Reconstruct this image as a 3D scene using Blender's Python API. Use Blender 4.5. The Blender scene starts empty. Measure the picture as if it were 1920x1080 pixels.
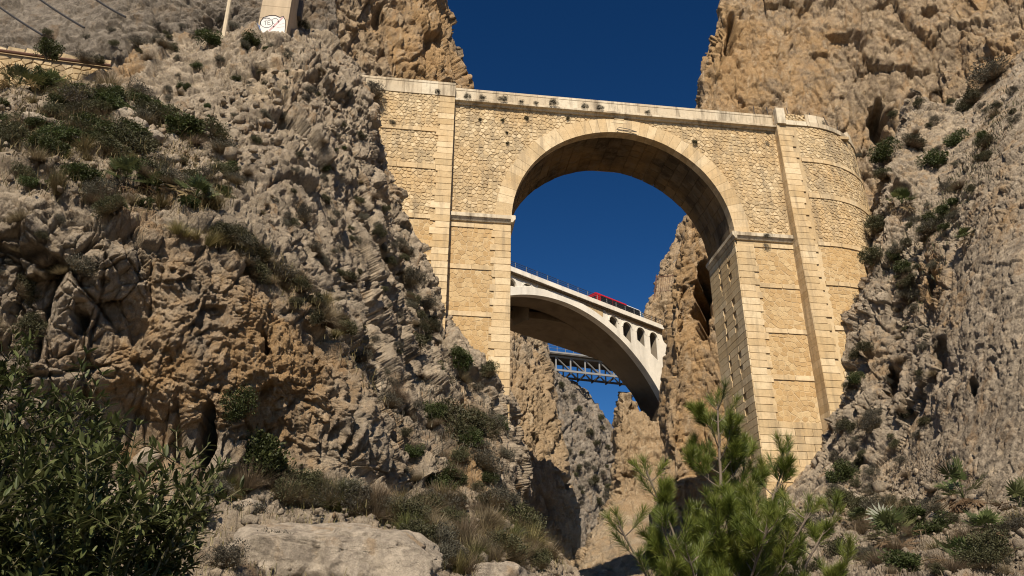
import bpy, bmesh, math, random
import numpy as np
from mathutils import Vector, Matrix, Quaternion
from mathutils.geometry import tessellate_polygon

random.seed(7)
rng = np.random.default_rng(7)
SC = bpy.context.scene
COL = SC.collection
rad = math.radians

# ------------------------------------------------------------------ camera
FPX = 1500.0
PITCH, YAW, ROLL = rad(25.0), rad(7.1), rad(0.4)
FW = np.array([math.sin(YAW)*math.cos(PITCH), math.cos(YAW)*math.cos(PITCH), math.sin(PITCH)])
_r = np.array([math.cos(YAW), -math.sin(YAW), 0.0])
_u = np.cross(_r, FW)
RT = _r*math.cos(ROLL) + _u*math.sin(ROLL)
UP = _u*math.cos(ROLL) - _r*math.sin(ROLL)
cam = bpy.data.cameras.new('camera')
cam.sensor_width = 36.0
cam.lens = 36.0*FPX/1920.0
cam.clip_start = 0.1
cam.clip_end = 6000.0
camo = bpy.data.objects.new('camera', cam)
COL.objects.link(camo)
camo.matrix_world = Matrix(((RT[0], UP[0], -FW[0], 0), (RT[1], UP[1], -FW[1], 0), (RT[2], UP[2], -FW[2], 0), (0, 0, 0, 1)))
SC.camera = camo

# ------------------------------------------------------------------ world, sun, exposure
SUN_EL, SUN_AZ = rad(43), rad(12)          # azimuth: to the left of the bridge face's normal
SUN = Vector((-math.sin(SUN_AZ)*math.cos(SUN_EL), -math.cos(SUN_AZ)*math.cos(SUN_EL), math.sin(SUN_EL)))
w = bpy.data.worlds.new('World')
SC.world = w
w.use_nodes = True
nt = w.node_tree
bg = nt.nodes['Background']
sky = nt.nodes.new('ShaderNodeTexSky')
sky.sky_type = 'NISHITA'
sky.sun_disc = False
sky.sun_elevation = SUN_EL
sky.sun_rotation = math.pi + SUN_AZ
sky.altitude = 300
sky.air_density = 1.0
sky.dust_density = 0.0
sky.ozone_density = 4.0
gam = nt.nodes.new('ShaderNodeGamma')
gam.inputs[1].default_value = 1.48
hsv = nt.nodes.new('ShaderNodeHueSaturation')
hsv.inputs['Hue'].default_value = 0.498
hsv.inputs['Saturation'].default_value = 1.11
hsv.inputs['Value'].default_value = 0.47
nt.links.new(sky.outputs[0], gam.inputs[0])
nt.links.new(gam.outputs[0], hsv.inputs['Color'])
nt.links.new(hsv.outputs[0], bg.inputs[0])
bg.inputs[1].default_value = 0.05

sl = bpy.data.lights.new('sun', 'SUN')
sl.energy = 4.9
sl.angle = rad(0.5)
sl.color = (1.0, 0.885, 0.715)
so = bpy.data.objects.new('sun', sl)
so.rotation_euler = SUN.to_track_quat('Z', 'Y').to_euler()
so.location = (-40, -80, 120)
COL.objects.link(so)
SC.view_settings.view_transform = 'Standard'
SC.view_settings.look = 'None'
SC.view_settings.gamma = 1.0
SC.view_settings.use_curve_mapping = False
SC.view_settings.exposure = 0.5
SC.render.film_transparent = False
SC.cycles.filter_width = 1.1

# ------------------------------------------------------------------ geometry helpers
def ray(px, py):
    return FW + (px-960.0)/FPX*RT - (py-540.0)/FPX*UP
def at(px, py, Y):
    d = ray(px, py)
    return d*(Y/d[1])
def project(P):
    P = np.asarray(P, float)
    z = P @ FW
    z = np.where(np.abs(z) < 1e-6, 1e-6, z)
    return 960+FPX*(P @ RT)/z, 540-FPX*(P @ UP)/z, z

def mesh_np(name, V, F, mat=None, attrs=None, smooth=False):
    """V (n,3); F (m,k) with one k"""
    V = np.asarray(V, np.float32); F = np.asarray(F, np.int32)
    me = bpy.data.meshes.new(name)
    m, k = F.shape
    me.vertices.add(len(V)); me.vertices.foreach_set('co', V.ravel())
    me.loops.add(m*k); me.loops.foreach_set('vertex_index', F.ravel())
    me.polygons.add(m)
    me.polygons.foreach_set('loop_start', np.arange(0, m*k, k, dtype=np.int32))
    me.polygons.foreach_set('loop_total', np.full(m, k, np.int32))
    if smooth:
        me.polygons.foreach_set('use_smooth', np.ones(m, bool))
    for an, av in (attrs or {}).items():
        a = me.attributes.new(an, 'FLOAT', 'POINT')
        a.data.foreach_set('value', np.asarray(av, np.float32))
    me.update(calc_edges=True)
    if mat is not None:
        me.materials.append(mat)
    return me

def link(name, data, parent=None, kind=None, label=None, cat=None, group=None):
    o = bpy.data.objects.new(name, data)
    COL.objects.link(o)
    if parent is not None:
        o.parent = parent
    tag(o, label, cat, group, kind)
    return o
def tag(o, label=None, cat=None, group=None, kind=None):
    if label: o['label'] = label
    if cat: o['category'] = cat
    if group: o['group'] = group
    if kind: o['kind'] = kind
    return o
def thing(name, label, cat, loc=(0, 0, 0), group=None):
    o = link(name, None, None, None, label, cat, group)
    o.empty_display_size = 0.3
    o.location = loc
    return o

class MB:
    """collects polygons with a tint per vertex, then links ONE mesh object"""
    def __init__(s): s.v = []; s.f = []; s.t = []; s.tint = 0.5
    def add(s, vs, fs):
        b = len(s.v)
        s.v += [tuple(p) for p in vs]; s.t += [s.tint]*len(vs)
        s.f += [tuple(i+b for i in f) for f in fs]
    def box(s, c, d, R=None):
        x, y, z = d[0]/2, d[1]/2, d[2]/2
        P = [Vector((i*x, j*y, k*z)) for k in (-1, 1) for j in (-1, 1) for i in (-1, 1)]
        if R is not None: P = [R @ p for p in P]
        s.add([p+Vector(c) for p in P], [(0, 2, 3, 1), (4, 5, 7, 6), (0, 1, 5, 4), (2, 6, 7, 3), (0, 4, 6, 2), (1, 3, 7, 5)])
    def hexa(s, P):
        """8 corners: front 4 (counter-clockwise) then back 4"""
        s.add(P, [(0, 1, 2, 3), (7, 6, 5, 4), (0, 4, 5, 1), (1, 5, 6, 2), (2, 6, 7, 3), (3, 7, 4, 0)])
    def block(s, poly, surf, o0, o1, bev=0.03):
        """poly: (s,z) list counter-clockwise; surf(s,z,o)->xyz; a stone with a chamfered face"""
        n = len(poly)
        cx = sum(p[0] for p in poly)/n; cz = sum(p[1] for p in poly)/n
        def ins(p, b):
            dx, dz = cx-p[0], cz-p[1]; L = math.hypot(dx, dz) or 1
            k = min(b/L, .4); return (p[0]+dx*k, p[1]+dz*k)
        r0 = [surf(p[0], p[1], o0) for p in poly]
        r1 = [surf(p[0], p[1], o1-bev*.8) for p in poly]
        r2 = [surf(*ins(p, bev), o1) for p in poly]
        fs = [tuple(range(2*n, 3*n))]
        for i in range(n):
            j = (i+1) % n
            fs += [(i, j, n+j, n+i), (n+i, n+j, 2*n+j, 2*n+i)]
        s.add(r0+r1+r2, fs)
    def tube(s, pts, r, n=6, r1=None, cap=True):
        pts = [Vector(p) for p in pts]; m = len(pts); vs = []
        for i, p in enumerate(pts):
            d = (pts[min(i+1, m-1)]-pts[max(i-1, 0)]).normalized()
            a = d.orthogonal().normalized() if abs(d.z) > .95 else Vector((0, 0, 1)).cross(d).normalized()
            b = d.cross(a)
            rr = r if r1 is None else r+(r1-r)*i/(m-1)
            vs += [p+(a*math.cos(2*math.pi*k/n)+b*math.sin(2*math.pi*k/n))*rr for k in range(n)]
        fs = [(i*n+k, i*n+(k+1) % n, (i+1)*n+(k+1) % n, (i+1)*n+k) for i in range(m-1) for k in range(n)]
        if cap: fs += [tuple(range(n-1, -1, -1)), tuple(range((m-1)*n, m*n))]
        s.add(vs, fs)
    def extrude(s, loops, f0, f1):
        """loops of 2d points (outer, holes...); f0/f1 map (a,b)->xyz of the two faces"""
        flat = [p for L in loops for p in L]; n = len(flat)
        tris = tessellate_polygon([[Vector((p[0], p[1], 0)) for p in L] for L in loops])
        fs = [tuple(t) for t in tris] + [tuple(n+i for i in reversed(t)) for t in tris]
        b = 0
        for L in loops:
            m = len(L)
            fs += [(b+i, n+b+i, n+b+(i+1) % m, b+(i+1) % m) for i in range(m)]
            b += m
        s.add([f0(*p) for p in flat]+[f1(*p) for p in flat], fs)
    def mesh(s, name, mat, smooth=False, fixn=True):
        me = bpy.data.meshes.new(name)
        me.from_pydata(s.v, [], s.f)
        a = me.attributes.new('tint', 'FLOAT', 'POINT'); a.data.foreach_set('value', np.array(s.t, np.float32))
        if mat is not None: me.materials.append(mat)
        if fixn:
            bm = bmesh.new(); bm.from_mesh(me); bmesh.ops.recalc_face_normals(bm, faces=bm.faces); bm.to_mesh(me); bm.free()
        if smooth:
            me.polygons.foreach_set('use_smooth', np.ones(len(me.polygons), bool))
        return me
    def build(s, name, mat, parent=None, smooth=False, kind=None, label=None, cat=None, group=None, fixn=True):
        return link(name, s.mesh(name, mat, smooth, fixn), parent, kind, label, cat, group)

# ------------------------------------------------------------------ vectorised noise
def _hash(x, y, z, seed):
    h = (x.astype(np.uint32)*np.uint32(374761393) + y.astype(np.uint32)*np.uint32(668265263)
         + z.astype(np.uint32)*np.uint32(2147483647) + np.uint32((seed*974634777) & 0xffffffff))
    h ^= h >> np.uint32(13); h *= np.uint32(1274126177); h ^= h >> np.uint32(16); h *= np.uint32(2246822519); h ^= h >> np.uint32(15)
    return h
def perlin(P, seed=0):
    I = np.floor(P).astype(np.int64); f = (P-I).astype(np.float32)
    u = f*f*f*(f*(f*6-15)+10)
    out = np.zeros(len(P), np.float32)
    for dx in (0, 1):
        wx = u[:, 0] if dx else 1-u[:, 0]
        for dy in (0, 1):
            wy = wx*(u[:, 1] if dy else 1-u[:, 1])
            for dz in (0, 1):
                h = _hash(I[:, 0]+dx, I[:, 1]+dy, I[:, 2]+dz, seed)
                gx = (h & 1023).astype(np.float32)/511.5-1
                gy = ((h >> np.uint32(10)) & 1023).astype(np.float32)/511.5-1
                gz = ((h >> np.uint32(20)) & 1023).astype(np.float32)/511.5-1
                out += wy*(u[:, 2] if dz else 1-u[:, 2])*(gx*(f[:, 0]-dx)+gy*(f[:, 1]-dy)+gz*(f[:, 2]-dz))
    return out*1.3
def fbm(P, octv=4, seed=0, gain=.5, ridged=False):
    a, t = 1.0, np.zeros(len(P), np.float32)
    for i in range(octv):
        n = perlin(P*(2.03**i)+17.3*i, seed+i)
        t += a*((1-2*np.abs(n)) if ridged else n)
        a *= gain
    return t
def worley(P, seed=0):
    I = np.floor(P).astype(np.int64)
    n = len(P)
    f1 = np.full(n, 9., np.float32); f2 = np.full(n, 9., np.float32)
    C = np.zeros((n, 3), np.float32); H = np.zeros(n, np.uint32)
    fr = (P-I).astype(np.float32)
    for dx in (-1, 0, 1):
        for dy in (-1, 0, 1):
            for dz in (-1, 0, 1):
                h = _hash(I[:, 0]+dx, I[:, 1]+dy, I[:, 2]+dz, seed)
                vx = (h & 1023).astype(np.float32)/1023+dx-fr[:, 0]
                vy = ((h >> np.uint32(10)) & 1023).astype(np.float32)/1023+dy-fr[:, 1]
                vz = ((h >> np.uint32(20)) & 1023).astype(np.float32)/1023+dz-fr[:, 2]
                d = np.sqrt(vx*vx+vy*vy+vz*vz)
                m = d < f1
                f2 = np.where(m, f1, np.minimum(f2, d))
                f1 = np.where(m, d, f1)
                C[m, 0] = vx[m]; C[m, 1] = vy[m]; C[m, 2] = vz[m]; H[m] = h[m]
    return f1, f2, -C, H
def smooth(a, b, x):
    t = np.clip((x-a)/(b-a), 0, 1); return t*t*(3-2*t)
def facets(Q, seed, crease=.07, clamp=.45):
    """broken-rock relief: tilted cells with creases between them, about -1..1"""
    f1, f2, L, H = worley(Q, seed)
    h2 = _hash(H.astype(np.int64), H.astype(np.int64) >> 3, np.full(len(H), 5), seed+9)
    g = np.stack([(h2 & 255)/127.5-1, ((h2 >> np.uint32(8)) & 255)/127.5-1, ((h2 >> np.uint32(16)) & 255)/127.5-1], 1).astype(np.float32)
    off = ((h2 >> np.uint32(24)) & 255).astype(np.float32)/127.5-1
    tilt = np.clip((g*L).sum(1), -clamp, clamp)
    cr = np.exp(-((f2-f1)/crease)**2)
    return tilt*1.1+off*.35-cr*.45
def rock_relief(P, s=1.0, stretch=(1, 1, .6), seed=0, big=1.0, mid=1.0, small=1.0, pits=0.3, tiny=1.0, bed=(.35, .2, .9), bamp=.35, thick=1.5, sp=None):
    """jointed limestone: tilted blocks at several sizes, bedding ledges, open cracks, solution holes"""
    S = np.array(stretch, np.float32)
    W = np.stack([perlin(P/(5.*s)+k*31.7, seed+40+k) for k in range(3)], 1)
    W2 = np.stack([fbm(P/(.7*s)+k*11.7, 3, seed+50+k) for k in range(3)], 1)
    bn = np.array(bed, np.float32); bn /= np.linalg.norm(bn)
    tb = (P @ bn)[:, None]*bn[None, :]
    Pb = P+W*.35*s+W2*.05*s
    Q = Pb*S
    fd = (lambda wl: 1.0) if sp is None else (lambda wl: np.clip(1.6-sp/(wl*s*.52), 0, 1))
    d = big*1.15*fbm(P/(8*s), 3, seed)
    d += big*1.0*facets(Q/(4.4*s), seed+1, .03, .6)
    d += mid*.58*facets(Q/(1.75*s)+3.7, seed+2, .035, .65)
    d += fd(.85)*mid*.33*facets(Q/(.9*s)+8.1, seed+12, .035, .7)
    # bedding: irregular ledges, each bed set back from the one above
    q = (P @ bn)/(thick*s)+.9*W[:, 0]+.16*W2[:, 1]
    fr = q-np.floor(q)
    hb = _hash(np.floor(q).astype(np.int64), np.floor(q).astype(np.int64)*7, np.full(len(q), 3), seed+31)
    amp_b = ((hb & 255).astype(np.float32)/255)
    d += bamp*s**0*(fr**.7-.5)*(.35+amp_b)*smooth(-.05, .4, W[:, 1])
    d += fd(.42)*small*.20*facets(Q/(.46*s), seed+4, .05, .7)
    if tiny: d += fd(.2)*tiny*.06*facets(P/(.2*s), seed+7, .12)
    d += fd(.35)*small*.065*fbm(P/(.7*s), 5, seed+5, .62)
    # open joints and small solution holes
    f1, f2, _l, _h = worley((P+W*.5*s+W2*.08*s)*np.array([1, 1, .5], np.float32)/(2.6*s), seed+21)
    msk = smooth(-.1, .25, perlin(P/(5.5*s)+3.3, seed+22))
    d -= mid*.38*np.exp(-((f2-f1)/.022)**2)*msk
    hol = perlin((P+W2*.1*s)*S/(.36*s)+9.7, seed+23)+.5*perlin(P/(3*s), seed+24)
    d -= fd(.4)*small*.25*smooth(.42, .6, hol)
    if pits:
        n = perlin(Q/(.9*s)+5.1, seed+6)
        d -= pits*np.clip(n-.33, 0, 1)*1.6
    return d*s

# z-buffer of everything terrain-like, to stand plants on the ground
ZW, ZH = 520, 300
ZX0, ZY0, ZS = -80.0, -60.0, 4.0
ZD = np.full((ZH, ZW), 1e9); ZP = np.zeros((ZH, ZW, 3)); ZN = np.zeros((ZH, ZW, 3)); ZI = np.full((ZH, ZW), -1)
def splat(V, N, ident):
    x, y, z = project(V)
    i = ((x-ZX0)/ZS).astype(int); j = ((y-ZY0)/ZS).astype(int)
    ok = (i >= 0) & (i < ZW) & (j >= 0) & (j < ZH) & (z > 0.5)
    idx = np.nonzero(ok)[0]
    idx = idx[np.argsort(-z[idx])]
    ii, jj = i[idx], j[idx]
    m = z[idx] < ZD[jj, ii]
    idx, ii, jj = idx[m], ii[m], jj[m]
    ZD[jj, ii] = z[idx]; ZP[jj, ii] = V[idx]; ZN[jj, ii] = N[idx]; ZI[jj, ii] = ident
def ground(px, py):
    i = int((px-ZX0)/ZS); j = int((py-ZY0)/ZS)
    for r in range(4):
        best = None
        for b in range(max(0, j-r), min(ZH, j+r+1)):
            for a in range(max(0, i-r), min(ZW, i+r+1)):
                if ZD[b, a] < 1e8 and (best is None or ZD[b, a] < ZD[best]): best = (b, a)
        if best is not None:
            return ZP[best].copy(), ZN[best].copy(), float(ZD[best]), int(ZI[best])
    return None

def catmull(C, n_per):
    """C (k,...) control points; samples per segment"""
    k = len(C); out = []
    for i in range(k-1):
        p0 = C[max(i-1, 0)]; p1 = C[i]; p2 = C[i+1]; p3 = C[min(i+2, k-1)]
        n = n_per[i]
        t = (np.arange(n)/n).reshape((-1,)+(1,)*(C.ndim-1))
        m1 = (p2-p0)*.5; m2 = (p3-p1)*.5
        out.append((2*t**3-3*t**2+1)*p1+(t**3-2*t**2+t)*m1+(-2*t**3+3*t**2)*p2+(t**3-t**2)*m2)
    out.append(C[-1:])
    return np.concatenate(out, 0)

PATCH = {}
def terrain(name, cols, mat, step=2.3, relief=None, blobs=(), dents=(), rough=(), label=None, ident=0, cap=130, alt=()):
    """cols: columns left to right, each a list bottom to top of (px,py,Y) turned into real points"""
    px = np.array([[c[0] for c in col] for col in cols], float)
    py = np.array([[c[1] for c in col] for col in cols], float)
    C = np.array([[at(*c[:3]) for c in col] for col in cols])
    def counts(ax):
        dx = np.hypot(np.diff(px, axis=ax), np.diff(py, axis=ax))
        dep = np.linalg.norm(np.diff(C, axis=ax), axis=-1)
        zc = np.maximum(C @ FW, 3.0)
        zm = (np.take(zc, range(zc.shape[ax]-1), ax)+np.take(zc, range(1, zc.shape[ax]), ax))/2
        real = (dep*FPX/zm)                                # oblique faces get samples for their true length
        m = np.maximum(dx.max(axis=1-ax), np.minimum(.75*real.mean(axis=1-ax), 2.6*dx.max(axis=1-ax)+20))
        return np.clip((m/step).astype(int), 3, cap)
    nu, nv = counts(0), counts(1)
    G = catmull(C, nu)                               # (U,rows,3)
    G = np.swapaxes(catmull(np.swapaxes(G, 0, 1), nv), 0, 1)
    U, V = G.shape[:2]
    du = np.gradient(G, axis=0); dv = np.gradient(G, axis=1)
    N = np.cross(du, dv); N /= np.linalg.norm(N, axis=-1, keepdims=True)+1e-9
    if (N*G).sum(-1).mean() > 0: N = -N
    P = G.reshape(-1, 3); N = N.reshape(-1, 3)
    # a gently smoothed normal field so relief stays coherent
    x, y, z = project(P)
    amp = np.ones(len(P))
    for (bx, by, rx, ry, val) in rough:
        g = np.exp(-(((x-bx)/rx)**2+((y-by)/ry)**2))
        amp = amp*(1-g)+val*g
    up = N[:, 2]
    amp = amp*(1-.55*smooth(.35, .85, up))               # flatter ground is less broken than the faces
    sp_ = np.maximum(np.linalg.norm(du, axis=-1), np.linalg.norm(dv, axis=-1)).ravel()
    d = relief(P.astype(np.float32), sp_.astype(np.float32))*amp
    for (bx, by, rx, ry, a_, sd) in alt:                 # faces with a character of their own: pitted, without big blocks
        g = smooth(0, 1, 1.25-np.sqrt(((x-bx)/rx)**2+((y-by)/ry)**2))
        Pf = P.astype(np.float32)
        Wv = np.stack([perlin(Pf/1.6+k*9.1, sd+k) for k in range(3)], 1)*.3
        da = .55*fbm(Pf/3.2, 2, sd+5)+.26*fbm((Pf+Wv)/.8, 5, sd+6, .62)+.10*facets((Pf+Wv)/.32, sd+7, .1)-.35*smooth(.38, .6, perlin((Pf+Wv)*np.array([1, 1, .6])/.45, sd+8)+.5*perlin(Pf/2.2, sd+9))
        f1, f2, _l, _h = worley((Pf+Wv)*np.array([.8, .8, .28], np.float32)/1.7, sd+10)
        da -= .35*np.exp(-((f2-f1)/.03)**2)*smooth(0, .3, perlin(Pf/3., sd+11))
        d = d*(1-g)+(da*a_+.25*d)*g
    Q = P+N*d[:, None]
    och = np.zeros(len(P)); pal = np.zeros(len(P))
    for (bx, by, rx, ry, o, p) in blobs:
        g = np.exp(-(((x-bx)/rx)**2+((y-by)/ry)**2)**1.5)
        och += g*o; pal += g*p
    wob = 14*perlin((P/1.2).astype(np.float32), 77)
    for (bx, by, rx, ry, dep) in dents:
        wk = wob*min(1., rx/26.)
        r = np.sqrt(((x+wk-bx)/rx)**2+((y+wk*.7-by)/ry)**2)
        k = 1-smooth(.72, 1.0, r)
        Q = Q+(np.array([.15, .7, -.05])-.6*N)*(k*dep)[:, None]
    ids = np.arange(U*V).reshape(U, V)
    F = np.stack([ids[:-1, :-1], ids[1:, :-1], ids[1:, 1:], ids[:-1, 1:]], -1).reshape(-1, 4)
    GQ = Q.reshape(U, V, 3)
    N2 = np.cross(np.gradient(GQ, axis=0), np.gradient(GQ, axis=1)).reshape(-1, 3)
    N2 /= np.linalg.norm(N2, axis=-1, keepdims=True)+1e-9
    if (N2*N).sum(-1).mean() < 0:
        N2 = -N2; F = F[:, ::-1]
    me = mesh_np(name, Q, F, mat, {'ochre': och, 'pale': pal})
    o = link(name, me, None, 'structure', label)
    splat(Q, N2, ident)
    return o

# ------------------------------------------------------------------ materials
class NT:
    def __init__(s, name, rough=.9, spec=.2):
        s.m = bpy.data.materials.new(name); s.m.use_nodes = True
        s.t = s.m.node_tree; s.b = s.t.nodes['Principled BSDF']
        s.b.inputs['Roughness'].default_value = rough
        s.b.inputs['Specular IOR Level'].default_value = spec
    def n(s, kind, **kw):
        x = s.t.nodes.new(kind)
        for k, v in kw.items():
            if k.startswith('i_'): x.inputs[k[2:]].default_value = v
            else: setattr(x, k, v)
        return x
    def l(s, a, b): s.t.links.new(a, b)
    def pos(s, scale=(1, 1, 1), rot=(0, 0, 0)):
        g = s.n('ShaderNodeNewGeometry'); mp = s.n('ShaderNodeMapping')
        mp.inputs['Scale'].default_value = scale; mp.inputs['Rotation'].default_value = rot
        s.l(g.outputs['Position'], mp.inputs[0]); return mp.outputs[0]
    def noise(s, scale, detail=4, rough=.55, vec=None, dist=0.0):
        x = s.n('ShaderNodeTexNoise'); x.inputs['Scale'].default_value = scale; x.inputs['Detail'].default_value = detail
        x.inputs['Roughness'].default_value = rough; x.inputs['Distortion'].default_value = dist
        if vec is not None: s.l(vec, x.inputs['Vector'])
        return x.outputs['Fac']
    def ramp(s, fac, stops):
        x = s.n('ShaderNodeValToRGB'); e = x.color_ramp.elements
        while len(e) < len(stops): e.new(.5)
        for el, (p, c) in zip(e, stops):
            el.position = p; el.color = (c if len(c) == 4 else (*c, 1)) if hasattr(c, '__len__') else (c, c, c, 1)
        s.l(fac, x.inputs[0]); return x.outputs[0]
    def mix(s, fac, a, b, mode='MIX'):
        x = s.n('ShaderNodeMix', data_type='RGBA', blend_type=mode)
        x.clamp_factor = True
        for v, k in ((fac, 0), (a, 6), (b, 7)):
            if hasattr(v, 'links'): s.l(v, x.inputs[k])
            elif k == 0: x.inputs[0].default_value = v
            else: x.inputs[k].default_value = (*v, 1) if len(v) == 3 else v
        return x.outputs[2]
    def math(s, op, a, b=0.0, clamp=False):
        x = s.n('ShaderNodeMath', operation=op); x.use_clamp = clamp
        for v, k in ((a, 0), (b, 1)):
            if hasattr(v, 'links'): s.l(v, x.inputs[k])
            else: x.inputs[k].default_value = v
        return x.outputs[0]
    def attr(s, name):
        return s.n('ShaderNodeAttribute', attribute_name=name).outputs['Fac']
    def rand(s): return s.n('ShaderNodeObjectInfo').outputs['Random']
    def bump(s, h, strength=.5, dist=.05, prev=None):
        x = s.n('ShaderNodeBump'); x.inputs['Strength'].default_value = strength; x.inputs['Distance'].default_value = dist
        s.l(h, x.inputs['Height'])
        if prev is not None: s.l(prev, x.inputs['Normal'])
        return x.outputs[0]
    def out(s, col=None, nrm=None):
        if col is not None:
            if hasattr(col, 'links'): s.l(col, s.b.inputs['Base Color'])
            else: s.b.inputs['Base Color'].default_value = (*col, 1)
        if nrm is not None: s.l(nrm, s.b.inputs['Normal'])
        return s.m

def rock_mat(name, grey1, grey2, och1, och2, pale, dist=1.0, base_och=0.0, streak=.5):
    s = NT(name, .95, .12)
    k = 1.0/dist
    p = s.pos()
    pv = s.pos((1, 1, .22))
    n1 = s.noise(.22*k, 5, .6, p); n2 = s.noise(1.3*k, 6, .65, p); n3 = s.noise(9*k, 5, .7, p)
    n4 = s.noise(4.5*k, 6, .7, s.pos((1, 1, .6)), .3)
    g = s.mix(s.ramp(s.math('ADD', s.math('MULTIPLY', n2, .6), s.math('MULTIPLY', n4, .4)), [(.40, 0), (.58, 1)]), tuple(x*.82 for x in grey1), tuple(x*1.12 for x in grey2))
    o = s.mix(s.ramp(n3, [(.3, 0), (.7, 1)]), och1, och2)
    m = s.math('ADD', s.math('ADD', s.attr('ochre'), base_och), s.math('MULTIPLY', s.math('SUBTRACT', n1, .5), 1.9))
    m = s.math('ADD', m, s.math('MULTIPLY', s.math('SUBTRACT', n2, .5), 1.3))
    c = s.mix(s.ramp(m, [(.3, 0), (.75, 1)]), g, o)
    pm = s.math('ADD', s.attr('pale'), s.math('MULTIPLY', s.math('SUBTRACT', n2, .52), 1.6))
    c = s.mix(s.ramp(pm, [(.35, 0), (.8, .85)]), c, pale)
    # water streaks and lichen patina: mineral colours with shapes of their own
    st = s.noise(.9*k, 5, .6, pv, .4)
    c = s.mix(s.math('MULTIPLY', s.ramp(st, [(.52, 0), (.70, 1)]), streak), c, tuple(x*.55 for x in grey1))
    wn = s.noise(.75*k, 6, .65, s.pos((1, 1, .45)), .6)
    c = s.mix(s.ramp(wn, [(.54, 0), (.66, .6)]), c, och1)
    ln = s.noise(1.7*k, 6, .7, s.pos((1, 1, .35)), .8)
    c = s.mix(s.ramp(ln, [(.53, 0), (.66, .7)]), c, pale)
    sp = s.noise(28*k, 4, .75, p)
    c = s.mix(s.ramp(sp, [(.3, .65), (.48, 0)]), c, tuple(x*.45 for x in grey1))
    bl = s.noise(2.1*k, 7, .75, s.pos((1, 1, .5)), .5)
    c = s.mix(s.ramp(bl, [(.57, 0), (.67, .42)]), c, tuple(x*.55 for x in grey1))
    c = s.mix(s.ramp(sp, [(.58, 0), (.8, .5)]), c, tuple(min(1, x*1.5) for x in pale))
    b1 = s.noise(3.2*k, 8, .72, p); b2 = s.noise(16*k, 6, .75, s.pos((1, 1, .7)))
    vo = s.n('ShaderNodeTexVoronoi', feature='DISTANCE_TO_EDGE'); vo.inputs['Scale'].default_value = 2.6*k
    wv = s.mix(.12, s.pos(), s.n('ShaderNodeTexNoise', **{}).outputs['Color'], 'ADD')
    s.l(wv, vo.inputs['Vector'])
    cr = s.ramp(vo.outputs['Distance'], [(0, 0), (.05, 1)])
    nb = s.bump(b1, .9, .4*dist)
    nb = s.bump(b2, .9, .13*dist, nb)
    nb = s.bump(s.noise(45*k, 4, .7, p), .5, .03*dist, nb)
    return s.out(c, nb)

M = {}
GREY1, GREY2 = (.275, .222, .166), (.475, .392, .295)
OCH1, OCH2 = (.31, .185, .085), (.48, .325, .175)
PALE = (.58, .46, .32)
M['rock_left'] = rock_mat('limestone_weathered', GREY1, GREY2, OCH1, OCH2, PALE, .8, .05)
M['rock_right'] = rock_mat('limestone_grey', (.28, .228, .172), (.465, .385, .292), OCH1, OCH2, PALE, .9, .08, .7)
M['rock_back'] = rock_mat('limestone_ochre', (.30, .225, .155), (.47, .36, .24), (.42, .255, .12), (.54, .375, .205), PALE, 1.6, .35, .6)
M['rock_far'] = rock_mat('limestone_far', (.33, .27, .20), (.48, .40, .30), (.40, .27, .15), (.50, .38, .25), (.62, .50, .35), 2.4, .7, .35)
M['rock_hill'] = rock_mat('limestone_hill', (.175, .148, .12), (.28, .24, .195), (.26, .18, .11), (.34, .26, .17), (.36, .31, .25), 1.3, -.15, .4)
M['boulder'] = rock_mat('limestone_boulder', (.34, .285, .225), (.52, .44, .345), (.40, .27, .15), (.50, .38, .25), (.56, .47, .36), .35, -.1, .25)

def stone_mat(name, c1, c2, c3, k=1.0, golden=.6, dirt=.3):
    s = NT(name, .92, .15)
    p = s.pos()
    t = s.attr('tint')
    c = s.ramp(t, [(0, c1), (.5, c2), (1, c3)])
    n1 = s.noise(.33, 4, .6, p); n2 = s.noise(5*k, 6, .7, p); n3 = s.noise(22*k, 4, .7, p)
    c = s.mix(s.math('MULTIPLY', s.ramp(n1, [(.42, 0), (.62, 1)]), golden), c, (.47, .29, .115), 'MIX')
    c = s.mix(s.ramp(n2, [(.3, .35), (.55, 0)]), c, tuple(x*.55 for x in c1))
    c = s.mix(s.ramp(n3, [(.55, 0), (.8, .35)]), c, tuple(min(1, x*1.35) for x in c3))
    stv = s.noise(1.6, 5, .65, s.pos((1, 1, .12)))
    c = s.mix(s.math('MULTIPLY', s.ramp(stv, [(.49, 0), (.63, 1)]), dirt), c, (.17, .135, .095))
    nb = s.bump(n2, .6, .05); nb = s.bump(n3, .55, .02, nb)
    return s.out(c, nb)
M['rubble'] = stone_mat('rubble_stone', (.36, .28, .175), (.49, .37, .215), (.62, .50, .325), 1, .4, .5)
M['rubble_low'] = stone_mat('rubble_stone_golden', (.38, .255, .125), (.45, .315, .165), (.52, .39, .22), 1, .45, .12)
M['dressed'] = stone_mat('dressed_stone', (.45, .335, .19), (.545, .415, .25), (.63, .51, .335), .7, .3, .42)
M['dressed_soffit_shade'] = stone_mat('soffit_shade_stone', (.05, .036, .024), (.085, .062, .038), (.13, .096, .06), .7, .3, .6)  # dressed stone with the shade under the arch put into its colour
M['mortar_old'] = stone_mat('mortar_weathered', (.38, .29, .175), (.42, .325, .20), (.46, .365, .235), 1, .3, .3)
M['mortar'] = stone_mat('mortar_pale', (.50, .385, .23), (.53, .41, .25), (.56, .45, .28), 1, .3, .1)
M['parapet'] = stone_mat('parapet_concrete', (.45, .375, .27), (.52, .445, .33), (.58, .51, .39), .6, .12, .75)

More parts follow.
